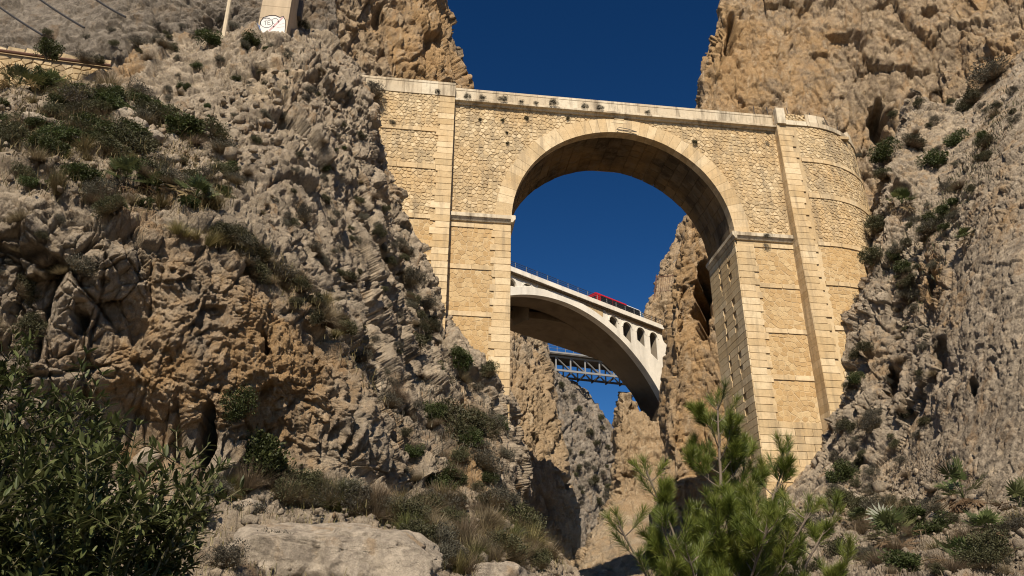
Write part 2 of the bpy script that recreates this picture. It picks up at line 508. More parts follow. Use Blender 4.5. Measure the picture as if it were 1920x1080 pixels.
def concrete_mat(name, col, dirt=.4, sc=1.0):
    s = NT(name, .85, .2)
    p = s.pos()
    n = s.noise(.6*sc, 6, .65, p); n2 = s.noise(6*sc, 5, .7, p)
    st = s.noise(.9*sc, 5, .6, s.pos((1, 1, .1)))
    c = s.mix(s.ramp(n, [(.3, 0), (.7, 1)]), tuple(x*.85 for x in col), tuple(min(1, x*1.08) for x in col))
    c = s.mix(s.math('MULTIPLY', s.ramp(st, [(.49, 0), (.64, 1)]), dirt), c, tuple(x*.42 for x in col))
    c = s.mix(s.ramp(n2, [(.25, .3), (.5, 0)]), c, tuple(x*.6 for x in col))
    return s.out(c, s.bump(n2, .35, .03))
M['white_concrete'] = concrete_mat('pale_concrete', (.76, .715, .635), .28, .7)
M['soffit_shade_concrete'] = concrete_mat('soffit_shade_concrete', (.215, .165, .112), .35, .6)  # the bridge's pale concrete darkened: underside shade is in the colour
M['inner_concrete'] = concrete_mat('shaded_concrete', (.24, .205, .16), .5, .7)  # shade inside the spandrel openings, put into the concrete colour
M['pylon'] = concrete_mat('pylon_concrete', (.47, .37, .255), .25, 1.5)
M['post'] = concrete_mat('post_concrete', (.55, .46, .33), .2, 3)
def plain(name, col, rough=.5, spec=.4, metal=0.0, var=.0):
    s = NT(name, rough, spec); s.b.inputs['Metallic'].default_value = metal
    n = s.noise(7, 4, .6, s.pos())
    return s.out(s.mix(s.ramp(n, [(.3, 0), (.7, 1)]), tuple(x*(1-var) for x in col), col))
M['steel_dark'] = plain('dark_steel', (.045, .042, .045), .6, .3, 0, .3)
M['steel_rust'] = plain('rusty_steel', (.16, .085, .06), .8, .2, 0, .4)
M['steel_grey'] = plain('painted_steel', (.22, .218, .215), .7, .4, 0, .12)
M['steel_under'] = plain('darker_steel', (.11, .10, .09), .8, .2, 0, .3)  # darker tone for the far truss side, underparts and pylon bracket
M['train_red'] = plain('red_paint', (.40, .012, .022), .4, .5, 0, .06)
M['train_white'] = plain('white_paint', (.75, .76, .78), .3, .5, 0, .05)
M['train_blue'] = plain('blue_paint', (.10, .22, .42), .3, .5, 0, .05)
M['glass'] = plain('tinted_glass', (.012, .016, .024), .12, .6, 0, .1)
M['rubber'] = plain('black_rubber', (.02, .02, .022), .7, .2, 0, .2)
M['paint_white'] = plain('spray_white', (.68, .66, .64), .8, .1, 0, .1)
M['paint_black'] = plain('spray_black', (.02, .02, .03), .8, .1, 0, .2)
M['paint_pink'] = plain('spray_pink', (.5, .33, .34), .8, .1, 0, .1)
M['paint_blue'] = plain('spray_blue', (.12, .17, .3), .8, .1, 0, .1)

def leaf_mat(name, a, b, c, rough=.6, trans=.25, spec=.3, dry=None):
    s = NT(name, rough, spec)
    t = s.attr('tint')
    r = s.rand()
    col = s.ramp(t, [(0, a), (.55, b), (1, c)])
    hs = s.n('ShaderNodeHueSaturation')
    s.l(col, hs.inputs['Color'])
    s.l(s.math('ADD', s.math('MULTIPLY', r, .5), .75), hs.inputs['Value'])
    s.l(s.math('ADD', s.math('MULTIPLY', r, .03), .485), hs.inputs['Hue'])
    col = hs.outputs[0]
    s.l(col, s.b.inputs['Base Color'])
    tr = s.n('ShaderNodeBsdfTranslucent'); s.l(col, tr.inputs[0])
    mx = s.n('ShaderNodeMixShader'); mx.inputs[0].default_value = trans
    s.l(s.b.outputs[0], mx.inputs[1]); s.l(tr.outputs[0], mx.inputs[2])
    s.l(mx.outputs[0], s.t.nodes['Material Output'].inputs[0])
    return s.m
M['leaf_green'] = leaf_mat('shrub_leaves', (.03, .038, .012), (.052, .066, .02), (.10, .115, .035))
M['leaf_olive'] = leaf_mat('olive_leaves', (.035, .034, .016), (.066, .064, .030), (.12, .11, .06))
M['leaf_grey'] = leaf_mat('grey_scrub', (.05, .046, .034), (.088, .08, .058), (.16, .145, .105))
M['leaf_dry'] = leaf_mat('dry_scrub', (.10, .075, .045), (.17, .13, .08), (.26, .20, .13))
M['leaf_palm'] = leaf_mat('palm_fronds', (.035, .045, .014), (.07, .085, .028), (.12, .13, .05), .45, .2, .4)
M['palm_dead'] = leaf_mat('dead_fronds', (.10, .065, .035), (.16, .108, .056), (.22, .16, .09))
M['grass'] = leaf_mat('esparto_grass', (.085, .075, .025), (.16, .13, .055), (.28, .22, .11))
M['grass_green'] = leaf_mat('green_grass', (.05, .06, .016), (.10, .11, .03), (.17, .16, .055))
M['oleander'] = leaf_mat('oleander_leaves', (.03, .038, .013), (.075, .088, .03), (.15, .16, .06), .5, .2, .22)
M['oleander_dry'] = leaf_mat('brown_leaves', (.09, .05, .025), (.14, .08, .04), (.2, .12, .06))
M['pine'] = leaf_mat('pine_needles', (.06, .085, .014), (.125, .155, .024), (.22, .23, .05), .45, .22, .4)
M['green_stem'] = leaf_mat('oleander_stems', (.05, .045, .022), (.09, .08, .04), (.14, .12, .07), .7, .0, .2)
def bark_mat(name, a, b):
    s = NT(name, .95, .1)
    n = s.noise(30, 5, .7, s.pos((1, 1, .3)))
    return s.out(s.mix(n, a, b), s.bump(n, .5, .01))
M['bark'] = bark_mat('pine_bark', (.10, .075, .055), (.22, .18, .14))
M['twig'] = bark_mat('grey_twigs', (.12, .095, .07), (.24, .20, .155))
M['soil'] = rock_mat('stony_soil', (.17, .135, .10), (.26, .21, .155), (.26, .18, .10), (.36, .27, .16), PALE, .5, .1, .2)

# ------------------------------------------------------------------ large structure: terrain
def rel(s=1.0, stretch=(1, 1, .6), seed=0, big=1., mid=1., small=1., pits=.3, tiny=1., **k):
    return lambda P, sp=None: rock_relief(P, s, stretch, seed, big, mid, small, pits, tiny, sp=sp, **k)

# ground sheet out to the horizon
gx, gy = np.meshgrid(np.concatenate([np.linspace(-4000, -60, 12), np.linspace(-50, 70, 60), np.linspace(80, 4000, 12)]),
                     np.concatenate([np.linspace(-4000, -50, 10), np.linspace(-40, 60, 60), np.linspace(70, 4000, 14)]), indexing='ij')
gp = np.stack([gx.ravel(), gy.ravel(), np.full(gx.size, -1.75)], 1)
gp[:, 2] += np.where(np.abs(gp[:, 0]) < 60, .25*perlin((gp/2.3).astype(np.float32), 3), 0)
gi = np.arange(gx.size).reshape(gx.shape)
gf = np.stack([gi[:-1, :-1], gi[1:, :-1], gi[1:, 1:], gi[:-1, 1:]], -1).reshape(-1, 4)
link('ground', mesh_np('ground', gp, gf, M['soil'], {'ochre': np.zeros(len(gp)), 'pale': np.zeros(len(gp))}), None, 'structure')

# left side of the gorge: stony slope, brown overhang, ledge, upper rock
L = [
 [(-150,1500,4),(-150,1210,8),(-150,930,17),(-150,650,17.7),(-150,400,17.2),(-150,330,20.4),(-150,240,27),(-150,205,32),(-150,160,39.5),(-150,150,44)],
 [(60,1500,4),(60,1210,8),(60,920,17.5),(60,650,18.1),(60,385,17.7),(70,312,21.4),(75,230,28),(80,205,33),(80,170,40),(80,160,45)],
 [(220,1490,4.2),(220,1190,8.5),(210,890,18.5),(215,640,18.7),(215,405,18.1),(215,322,22.4),(215,235,29),(210,190,34),(205,152,41.5),(205,140,46)],
 [(350,1480,4.5),(350,1170,9),(340,880,19),(340,640,19.1),(340,432,18.9),(335,345,23.4),(330,255,30),(320,180,35),(310,98,43),(310,80,52)],
 [(470,1470,4.8),(470,1150,9.5),(460,890,19.8),(460,660,19.9),(450,482,20.1),(440,390,24.4),(430,290,30),(425,190,36),(420,76,44),(420,60,52)],
 [(580,1460,5),(580,1140,10),(560,912,20.8),(560,700,20.8),(540,530,21.5),(530,430,25.4),(525,320,31),(520,200,37),(520,66,45),(520,52,53)],
 [(680,1450,5.3),(680,1130,10.5),(660,926,22),(655,770,22),(620,620,22.8),(605,500,27),(600,380,33),(600,240,39),(595,78,46),(597,64,54)],
 [(770,1450,5.6),(770,1130,11),(740,940,24),(715,850,24.6),(690,720,26.5),(670,580,31),(660,440,36),(655,300,41),(652,128,47),(652,116,55)],
 [(860,1450,6),(860,1130,12),(820,950,27),(800,850,30),(775,720,35),(755,600,39),(725,450,42.5),(702,310,45),(692,172,47),(698,160,55)],
 [(950,1450,6.5),(955,1130,14),(922,970,30),(905,860,36),(870,750,42),(822,645,45.5),(762,510,47),(712,350,48),(701,205,48.6),(704,182,54)],
 [(1130,1450,8),(1150,1140,22),(1080,1080,44),(985,985,52),(975,900,55),(960,760,58),(880,640,58),(800,500,58),(740,330,58),(712,200,58)],
]
L.insert(10, [(1050,1450,7),(1060,1130,17),(985,1000,35),(946,905,42),(938,815,46.5),(928,705,48.5),(838,612,49.4),(778,470,50.2),(722,320,50.4),(709,190,53)])
terrain('cliff', L, M['rock_left'], 2.1, rel(.95, (1, 1, .7), 11, bed=(.75, .15, .65), bamp=.0, thick=1.7),
  blobs=[(400,660,270,200,.5,.05),(560,760,130,150,.5,.12),(150,520,150,60,-.2,0),(300,470,120,50,.1,.1),(880,820,40,150,.6,0),(505,150,60,60,.25,.5),(540,180,70,40,.3,.3),
         (640,330,50,200,-.05,.1),(690,400,40,150,.2,0),(60,380,150,60,-.4,0),(300,60,80,60,.2,.2),(240,130,40,50,.6,.3),(640,420,90,180,-.3,.12),(730,620,90,180,-.25,.15),(420,230,160,110,-.25,.15),(720,850,60,120,.2,.1)],
  dents=[(384,805,17,62,2.2),(150,600,20,24,.8),(60,470,26,20,.8),(500,640,13,28,.7),(610,660,11,30,.7),(705,570,9,30,.6),(590,150,14,16,.8),(480,130,12,14,.8)],
  rough=[(640,430,110,260,.6),(420,640,220,170,.75),(300,1060,900,110,.55),(420,240,200,110,.85),(930,800,30,160,.5),(700,250,25,150,.6),(800,560,40,150,.7)],
  alt=[(400,660,230,190,1.15,301),(580,760,120,150,1.0,311)],
  label='grey limestone slope with a brown overhang beside the stone bridge', ident=1)

# hillside behind the road wall, top left
H = [
 [(-150,150,52),(-150,70,56),(-150,-20,62),(-150,-120,68)],
 [(20,150,53),(20,75,57),(20,-20,63),(20,-120,69)],
 [(160,150,54),(160,65,57),(160,-20,63),(160,-120,69)],
 [(280,150,54),(275,50,56),(270,-20,60),(270,-120,66)],
 [(400,140,54),(400,40,56),(400,-20,58),(400,-120,64)],
 [(520,130,55),(520,30,57),(520,-20,59),(520,-120,64)],
 [(640,120,56),(630,30,59),(625,-20,62),(620,-120,66)],
]
terrain('hillside', H, M['rock_hill'], 2.4, rel(1.0, (1, 1, .8), 23, .7, .8, .9), blobs=[(270,60,60,50,.5,.4),(420,30,120,40,.35,.3),(560,40,80,60,.6,.3)],
  rough=[(100,20,180,60,.45)], label='grey slope above the road wall', ident=2)

# tall ochre cliff behind the bridge on the left
Cc = [
 [(540,330,62),(545,180,62),(550,90,63),(560,0,64),(565,-110,66)],
 [(620,330,64),(620,180,64),(622,90,65),(625,0,66),(625,-110,68)],
 [(700,330,67),(700,180,67),(695,90,68),(690,0,69),(690,-110,71)],
 [(790,330,71),(785,180,71),(778,90,72),(768,0,73),(765,-110,75)],
 [(866,330,76),(860,180,76),(845,90,77),(822,0,78),(818,-110,80)],
 [(872,330,88),(868,180,88),(852,90,89),(830,0,90),(826,-110,92)],
]
terrain('cliff', Cc, M['rock_back'], 2.2, rel(1.25, (1, 1, .45), 31, .8, 1., 1.), blobs=[(800,80,60,130,.5,0),(640,60,50,90,-.25,0),(720,100,50,120,.0,.0)],
  dents=[(720,15,8,24,1.5),(835,158,10,8,1.5)], label='tall ochre cliff behind the left end of the stone bridge', ident=3)

# right cliff behind the bridge, running down into the gorge
D = [
 [(1260,1180,86.0),(1245,1000,108.0),(1262,880,114.0),(1262,780,120.0),(1268,690,126.0),(1272,620,126.0),(1290,540,120.0),(1300,470,114.0),(1320,400,110.0),(1345,300,106.0),(1352,200,106.0),(1372,100,108.0),(1398,40,110.0),(1400,-110,112.0)],
 [(1225,1180,74.4),(1228,1000,84.0),(1246,880,84.0),(1243,790,84.6),(1253,700,85.2),(1253,625,85.2),(1262,550,84.6),(1276,490,84.0),(1292,405,83.4),(1304,300,82.8),(1312,200,82.8),(1330,95,83.4),(1352,30,84.0),(1354,-110,85.2)],
 [(1280,1180,72.2),(1290,1000,80.0),(1300,880,80.0),(1302,780,80.0),(1304,700,80.3),(1302,620,80.6),(1308,545,80.6),(1318,480,80.3),(1335,400,80.0),(1350,300,79.4),(1362,200,79.4),(1385,95,80.0),(1410,30,80.6),(1412,-110,81.8)],
 [(1340,1180,70.8),(1360,1000,76.8),(1370,880,77.1),(1375,780,77.4),(1370,700,77.7),(1370,620,78.0),(1370,545,78.3),(1375,480,78.3),(1395,400,78.0),(1410,300,77.7),(1420,200,77.7),(1440,95,78.0),(1460,30,78.6),(1465,-110,79.8)],
 [(1420,1180,70.4),(1440,1000,75.2),(1450,880,75.8),(1455,780,76.1),(1455,700,76.4),(1455,620,76.7),(1460,545,77.0),(1470,480,77.0),(1490,400,77.0),(1505,300,76.7),(1515,200,76.7),(1525,95,77.0),(1540,30,77.6),(1545,-110,78.8)],
 [(1550,1180,68.6),(1560,1000,72.8),(1570,880,72.8),(1580,780,73.1),(1585,700,73.1),(1590,620,73.4),(1600,545,73.7),(1610,480,74.0),(1620,400,74.3),(1630,300,74.3),(1630,215,74.3),(1640,95,74.0),(1650,30,74.3),(1655,-110,75.2)],
 [(1660,1180,66.4),(1670,1000,68.8),(1680,880,69.1),(1690,780,69.4),(1700,700,69.4),(1710,620,69.7),(1715,545,70.0),(1720,480,70.0),(1730,400,70.0),(1735,300,70.3),(1745,215,70.3),(1760,95,70.3),(1770,30,70.6),(1775,-110,71.8)],
 [(1800,1180,62.2),(1800,1000,63.4),(1810,880,64.0),(1820,780,64.0),(1830,700,64.0),(1840,620,64.0),(1845,545,64.0),(1850,480,64.0),(1855,400,64.0),(1860,300,64.0),(1865,200,63.7),(1880,95,64.0),(1890,30,64.6),(1890,-110,65.8)],
 [(2080,1180,54.0),(2080,1000,56.0),(2080,880,56.0),(2080,780,56.0),(2080,700,56.0),(2080,620,56.0),(2080,545,56.0),(2080,480,56.0),(2080,400,56.0),(2080,300,55.0),(2080,200,54.0),(2080,95,55.0),(2080,30,56.0),(2080,-110,58.0)],
]
terrain('cliff', D, M['rock_back'], 2.3, rel(1.15, (1, 1, .42), 41, .7, .85, .9), blobs=[(1370,130,70,110,.5,.1),(1280,560,60,130,.5,.2),(1340,800,80,200,.35,.2),(1500,120,90,120,.15,0),(1720,100,120,110,-.35,0),(1620,100,60,120,-.2,0),(1850,60,70,80,.2,0),(1720,260,90,60,.1,.5),(1230,600,40,40,.1,.5)],
  dents=[(1318,560,17,80,9.0),(1282,545,9,12,1.6),(1645,225,18,45,4.5),(1590,70,40,22,1.2),(1745,25,20,16,1.4),(1370,60,9,35,1.8)],
  rough=[(1500,150,100,110,.55),(1340,760,70,150,.6),(1650,110,60,60,1.3)], label='tall ochre cliff behind the right end of the stone bridge', ident=4)

# right cliff nearer than the bridge
Rr = [
 [(1180,1500,8),(1210,1150,24),(1400,985,47),(1470,900,53),(1560,760,56),(1600,600,57),(1625,470,57),(1650,350,57),(1665,290,58),(1692,225,62),(1712,165,66)],
 [(1280,1500,7.5),(1330,1150,20),(1500,965,40),(1556,870,46.2),(1581,740,47),(1622,590,47.6),(1641,460,48),(1656,355,50),(1668,300,52),(1700,240,56),(1720,180,60)],
 [(1420,1500,7),(1470,1150,18),(1590,960,38),(1640,860,42.5),(1660,730,43.5),(1680,600,44.2),(1690,490,45.2),(1700,405,47),(1712,325,50),(1740,260,54),(1760,200,58)],
 [(1550,1500,6.5),(1600,1150,16),(1680,970,34),(1722,870,37),(1740,730,37.6),(1752,600,38.6),(1762,470,40.6),(1770,385,43.5),(1780,305,48),(1800,240,52),(1815,180,56)],
 [(1700,1500,6),(1720,1150,14),(1770,980,28),(1800,870,30.5),(1820,730,32),(1830,600,33.2),(1840,440,35.6),(1845,335,39),(1850,260,45),(1860,200,50),(1870,140,54)],
 [(1850,1500,5.6),(1850,1150,12),(1880,980,24),(1900,870,26.5),(1910,730,28),(1915,590,29.5),(1920,420,32),(1925,275,36),(1930,195,42),(1935,140,47),(1940,80,52)],
 [(2080,1500,5),(2080,1150,10),(2080,980,20),(2080,870,22),(2080,730,23.5),(2080,580,25.5),(2080,400,28.5),(2080,220,32),(2080,140,38),(2080,90,43),(2080,30,49)],
]
terrain('cliff', Rr, M['rock_right'], 2.1, rel(.9, (1, 1, .6), 53, .75, .85, .9, bed=(-.7, .2, .7), bamp=.3), blobs=[(1750,250,90,60,.3,.6),(1880,420,60,200,.25,0),(1780,560,40,120,.3,.1),(1650,720,50,120,.3,.15),(1745,540,40,60,.45,.1),(1590,830,50,60,.1,.3),(1850,650,120,200,-.1,0.05),(1560,960,60,60,.1,.4)],
  dents=[(1824,724,11,20,2.2),(1670,712,12,34,2.0),(1764,660,16,36,1.2),(1740,530,10,40,1.2),(1702,760,6,40,1.0),(1690,352,22,18,1.0)],
  alt=[(1860,640,130,290,.36,321),(1800,870,150,120,.4,331)],
  rough=[(1860,640,120,240,.4),(1800,850,130,110,.4),(1900,200,110,110,.5),(1700,600,60,200,.85)], label='grey limestone cliff in front of the right end of the stone bridge', ident=5)

# rock under the foot of the railway arch
E_ = [
 [(1075,1180,78),(1085,1080,98),(1118,1020,112),(1168,940,125),(1170,860,128),(1172,780,130),(1180,735,134)],
 [(1072,1180,70),(1082,1080,88),(1105,1015,98),(1152,940,107),(1153,860,108),(1156,790,109),(1168,738,112)],
 [(1130,1180,66),(1140,1080,84),(1150,1000,94),(1180,930,103),(1185,860,105),(1190,800,107),(1195,755,110)],
 [(1190,1180,64),(1200,1080,80),(1205,1000,92),(1220,930,101),(1222,860,103),(1225,820,106),(1228,790,109)],
 [(1270,1180,62),(1275,1080,78),(1280,1000,90),(1280,930,99),(1280,860,101),(1280,800,103),(1280,740,106)],
]
terrain('rock_outcrop', E_, M['rock_far'], 2.2, rel(1.6, (1, 1, .5), 61, .55, .8, .9), blobs=[(1190,860,50,100,.1,.4)], label='pale rock under the foot of the white railway arch', ident=6)
# rock beside the railway portal
Fp = [
 [(1235,700,134),(1218,640,135),(1214,598,137),(1224,572,139),(1246,520,143),(1262,470,147),(1285,420,151)],
 [(1215,700,127),(1204,640,128),(1207,598,129),(1217,566,130),(1238,520,133),(1258,470,136),(1280,420,139)],
 [(1250,700,124),(1240,640,125),(1240,590,126),(1250,550,127),(1268,510,129),(1283,470,132),(1300,420,135)],
 [(1320,700,121),(1320,640,121),(1320,590,122),(1320,550,123),(1320,510,125),(1320,470,127),(1330,420,129)],
]
terrain('rock_outcrop', Fp, M['rock_far'], 2.2, rel(1.7, (1, 1, .6), 67, .4, .8, .9), blobs=[(1240,570,40,60,.2,.3)], label='pale rock beside the railway track end', ident=7)
# far wall of the gorge seen under the railway arch, left: two masses
G1 = [
 [(880,1150,129),(880,1000,131),(880,850,134),(880,740,137),(880,600,141)],
 [(960,1150,131),(960,1000,133),(958,850,136),(955,740,139),(955,600,143)],
 [(1020,1150,135),(1020,1000,137),(1010,850,140),(1000,740,143),(995,610,147)],
 [(1082,1150,141),(1080,1000,143),(1062,880,146),(1034,740,149),(1016,625,152)],
 [(1085,1150,159),(1082,1000,161),(1064,880,163),(1038,740,165),(1020,625,167)],
]
terrain('cliff', G1, M['rock_far'], 2.2, rel(1.6, (1, 1, .38), 71, .35, .85, .9), blobs=[(990,760,60,100,.1,.1),(1040,850,50,150,.35,.2),(985,660,40,30,-.3,0)], dents=[(1062,905,10,12,2.5),(1085,770,5,25,2.)],
  label='ochre gorge wall seen beneath the railway arch', ident=8)
G2 = [
 [(960,1150,160),(980,1000,163),(1000,880,168),(1005,760,174),(1010,670,180),(1010,600,186)],
 [(1060,1150,165),(1065,1000,168),(1055,880,173),(1050,780,178),(1045,706,184),(1043,700,200)],
 [(1110,1150,170),(1112,1000,173),(1108,880,178),(1100,790,184),(1092,736,190),(1090,730,205)],
 [(1150,1150,176),(1150,1000,178),(1148,900,183),(1146,830,188),(1142,800,194),(1140,795,210)],
 [(1200,1150,182),(1200,1000,184),(1195,900,188),(1190,860,194),(1180,850,200),(1178,845,214)],
]
terrain('cliff', G2, M['rock_hill'], 2.2, rel(2.0, (1, 1, .5), 83, .4, .8, .9), blobs=[(1100,850,80,120,.15,.35)], label='grey scrub covered cliff far down the gorge', ident=9)

# ------------------------------------------------------------------ the old stone arch bridge
AX, AZ, AR = 14.55, 28.95, 8.40           # arch centre and radius
YF, YB = 50.0, 55.3                        # front and back of the arch wall
XL0, XL1 = 6.12, 22.94                     # inner faces of the piers
XA, XB = 1.68, 27.44                       # joints with the abutments
ZT = 39.15
bridge = thing('stone_arch_bridge', 'tall ochre masonry bridge with one round arch between the two cliffs', 'bridge', (0, 0, 0))
def batter(z): return (40.0-z)*.036
def yA(z): return 49.58-batter(z)
XW, WR = 29.9, 7.1
def s_wall(s, z, o): return Vector((s, YF-o, z))
def s_left(s, z, o): return Vector((s, yA(z)-o, z))
def s_wing(s, z, o):
    if s <= XW: return Vector((s, yA(z)-o, z))
    a = (s-XW)/WR
    r = WR+batter(z)+o
    cy = 49.58+WR
    return Vector((XW+r*math.sin(a), cy-r*math.cos(a), z))
def s_innr(s, z, o): return Vector((XL1-o, s, z))

# backing walls (bedding mortar)
def arc(r, a0, a1, n): return [(AX+r*math.cos(a0+(a1-a0)*i/n), AZ+r*math.sin(a0+(a1-a0)*i/n)) for i in range(n+1)]
m = MB(); m.tint = .5
up = [(XA-.3, ZT), (XA-.3, 28.3)] + [(AX-AR-.12, 28.3)] + arc(AR+.12, math.pi, 0, 48) + [(AX+AR+.12, 28.3), (XB+.3, 28.3), (XB+.3, ZT)]
m.extrude([up], lambda a, b: (a, YF, b), lambda a, b: (a, YB, b))
m.build('spandrel_wall', M['mortar_old'], bridge)
m = MB()
m.extrude([[(XA-.3, 28.3), (XA-.3, 2), (XL0, 2), (XL0, 28.3)]], lambda a, b: (a, YF+.003, b), lambda a, b: (a, YB-.003, b))
m.build('pier_core', M['mortar'], bridge); m = MB()
m.extrude([[(XL1+.06, 28.3), (XL1+.06, -1), (XB+.3, -1), (XB+.3, 28.3)]], lambda a, b: (a, YF+.003, b), lambda a, b: (a, YB-.003, b))
m.build('pier_core', M['mortar'], bridge)
def slab_strip(m, surf, back, s0, s1, n, z0, z1, nz, o):
    P = []
    for i in range(n+1):
        for j in range(nz+1):
            P.append(surf(s0+(s1-s0)*i/n, z0+(z1-z0)*j/nz, o))
    k = nz+1
    m.add(P, [(i*k+j, (i+1)*k+j, (i+1)*k+j+1, i*k+j+1) for i in range(n) for j in range(nz)])
for nm, surf, s0, s1 in (('abutment_wall', s_left, -14.0, XA), ('wing_wall', s_wing, XB, XW+WR*2.1)):
    for z0, z1, mt in ((-2, 28.2, 'mortar'), (28.2, ZT, 'mortar_old')):
        m = MB()
        n = 2 if surf is s_left else 40
        slab_strip(m, surf, None, s0, s1, n, z0, z1, 8, 0)
        e = XA if surf is s_left else XB                # side face towards the arch wall, and a top
        P = [Vector((e, yA(z0), z0)), Vector((e, yA(z1), z1)), Vector((e, YF+.3, z1)), Vector((e, YF+.3, z0))]
        m.add(P, [(0, 1, 2, 3)])
        if z1 == ZT:
            T = [surf(s0+(s1-s0)*i/n, z1, 0) for i in range(n+1)]
            Bk = [Vector((p.x if surf is s_left else min(p.x, 36), 58.0 if surf is s_left else max(58.0, p.y+.5), z1)) for p in T]
            m.add(T+Bk, [(i, i+1, n+2+i, n+1+i) for i in range(n)])
        m.build(nm, M[mt], bridge)
# deck under the road and the back parapet
m = MB(); m.box((13, 54.0, 39.0), (42, 7.4, .25)); m.build('road_deck', M['mortar_old'], bridge)
m = MB(); m.box((14.5, 55.2, 39.75), (26, .35, 1.1)); m.build('back_parapet', M['parapet'], bridge)

# rubble: irregular cells laid in rough courses
def voronoi(s0, s1, z0, z1, w, h, keep, seed, jit=.34):
    r = random.Random(seed)
    nx = max(1, int((s1-s0)/w)); nz = max(1, int((z1-z0)/h))
    dw = (s1-s0)/nx; dh = (z1-z0)/nz
    S = {}
    for i in range(-1, nx+1):
        for j in range(-1, nz+1):
            S[i, j] = (s0+(i+.5+(.5 if j % 2 else 0)*.7+r.uniform(-jit, jit))*dw, z0+(j+.5+r.uniform(-jit, jit)*.85)*dh)
    cells = []
    for (i, j), (cx, cz) in S.items():
        if not (s0 <= cx <= s1 and z0 <= cz <= z1) or not keep(cx, cz): continue
        poly = [(cx-w*1.2, cz-h*1.2), (cx+w*1.2, cz-h*1.2), (cx+w*1.2, cz+h*1.2), (cx-w*1.2, cz+h*1.2)]
        for a in range(i-2, i+3):
            for b in range(j-2, j+3):
                if (a, b) == (i, j) or (a, b) not in S: continue
                qx, qz = S[a, b]; mx, mz = (cx+qx)/2, (cz+qz)/2; nx_, nz_ = qx-cx, qz-cz
                L = math.hypot(nx_, nz_); mx -= nx_/L*.013; mz -= nz_/L*.013
                new = []
                for k in range(len(poly)):
                    p, q = poly[k], poly[(k+1) % len(poly)]
                    dp = (p[0]-mx)*nx_+(p[1]-mz)*nz_; dq = (q[0]-mx)*nx_+(q[1]-mz)*nz_
                    if dp <= 0: new.append(p)
                    if dp*dq < 0:
                        t = dp/(dp-dq); new.append((p[0]+(q[0]-p[0])*t, p[1]+(q[1]-p[1])*t))
                poly = new
                if len(poly) < 3: break
            if len(poly) < 3: break
        # drop tiny edges, clip to the panel
        pl = []
        for p in poly:
            p = (min(max(p[0], s0), s1), min(max(p[1], z0), z1))
            if not pl or math.hypot(p[0]-pl[-1][0], p[1]-pl[-1][1]) > .09: pl.append(p)
        if len(pl) > 2 and math.hypot(pl[0][0]-pl[-1][0], pl[0][1]-pl[-1][1]) < .05: pl.pop()
        if len(pl) < 3: continue
        A = .5*abs(sum(pl[k][0]*pl[(k+1) % len(pl)][1]-pl[(k+1) % len(pl)][0]*pl[k][1] for k in range(len(pl))))
        if A > .02: cells.append((A, pl))
    return cells
BANDS = [(36.0, 35.62), (32.72, 32.25), (28.40, 28.03), (25.10, 24.72), (21.55, 21.18), (18.10, 17.70), (14.75, 14.3)]
def in_arch(s, z): return math.hypot(s-AX, z-AZ) < AR+.95 and z > 28 
panels = []
def lay(surf, s0, s1, z0, z1, w, h, low, seed, keep=lambda s, z: True):
    for A, pl in voronoi(s0, s1, z0, z1, w, h, keep, seed):
        panels.append((A, pl, surf, low))
ZB = [39.15, 36.0, 35.62, 32.72, 32.25, 28.40, 28.03, 25.10, 24.72, 21.55, 21.18, 18.10, 17.70, 14.75, 14.3, 11.2]
for q in range(0, len(ZB), 2):
    zt, zb = ZB[q], ZB[q+1]
    low = zt < 30
    lay(s_left, -8.0, .55, zb, zt, .35 if not low else .37, .28 if not low else .31, low, 100+q)
    lay(s_wing, 29.0, XW+WR*1.62, zb, zt, .35, .25 if not low else .29, low, 200+q)
lay(s_wall, XA+.02, XB-.02, 29.12, 38.75, .37, .29, False, 300, lambda s, z: not in_arch(s, z))
for q in range(6, len(ZB)-1, 2):
    zt, zb = ZB[q], ZB[q+1]
    if zb < 14: continue
    lay(s_wall, XA+.02, 4.9, zb, zt, .40, .33, True, 400+q)
    lay(s_wall, 24.3, XB-.02, zb, zt, .40, .33, True, 500+q)
lay(s_wall, XA+.02, 4.9, 11.2, 14.3, .5, .4, True, 590)
panels.sort(key=lambda t: -t[0])
rs = random.Random(5)
stuff = {False: MB(), True: MB()}
for k, (A, pl, surf, low) in enumerate(panels):
    hgt = rs.uniform(.02, .06) if not low else rs.uniform(.008, .028)
    t = rs.random()
    mb = MB() if k < 300 else stuff[low]
    mb.tint = t
    mb.block(pl, surf, -.01, hgt, .045 if not low else .02)
    if k < 300:
        mb.build('rubble_stone', M['rubble_low' if low else 'rubble'], bridge, fixn=False)
stuff[False].build('rubble_masonry', M['rubble'], bridge, kind='stuff', fixn=False)
stuff[True].build('rubble_masonry', M['rubble_low'], bridge, kind='stuff', fixn=False)

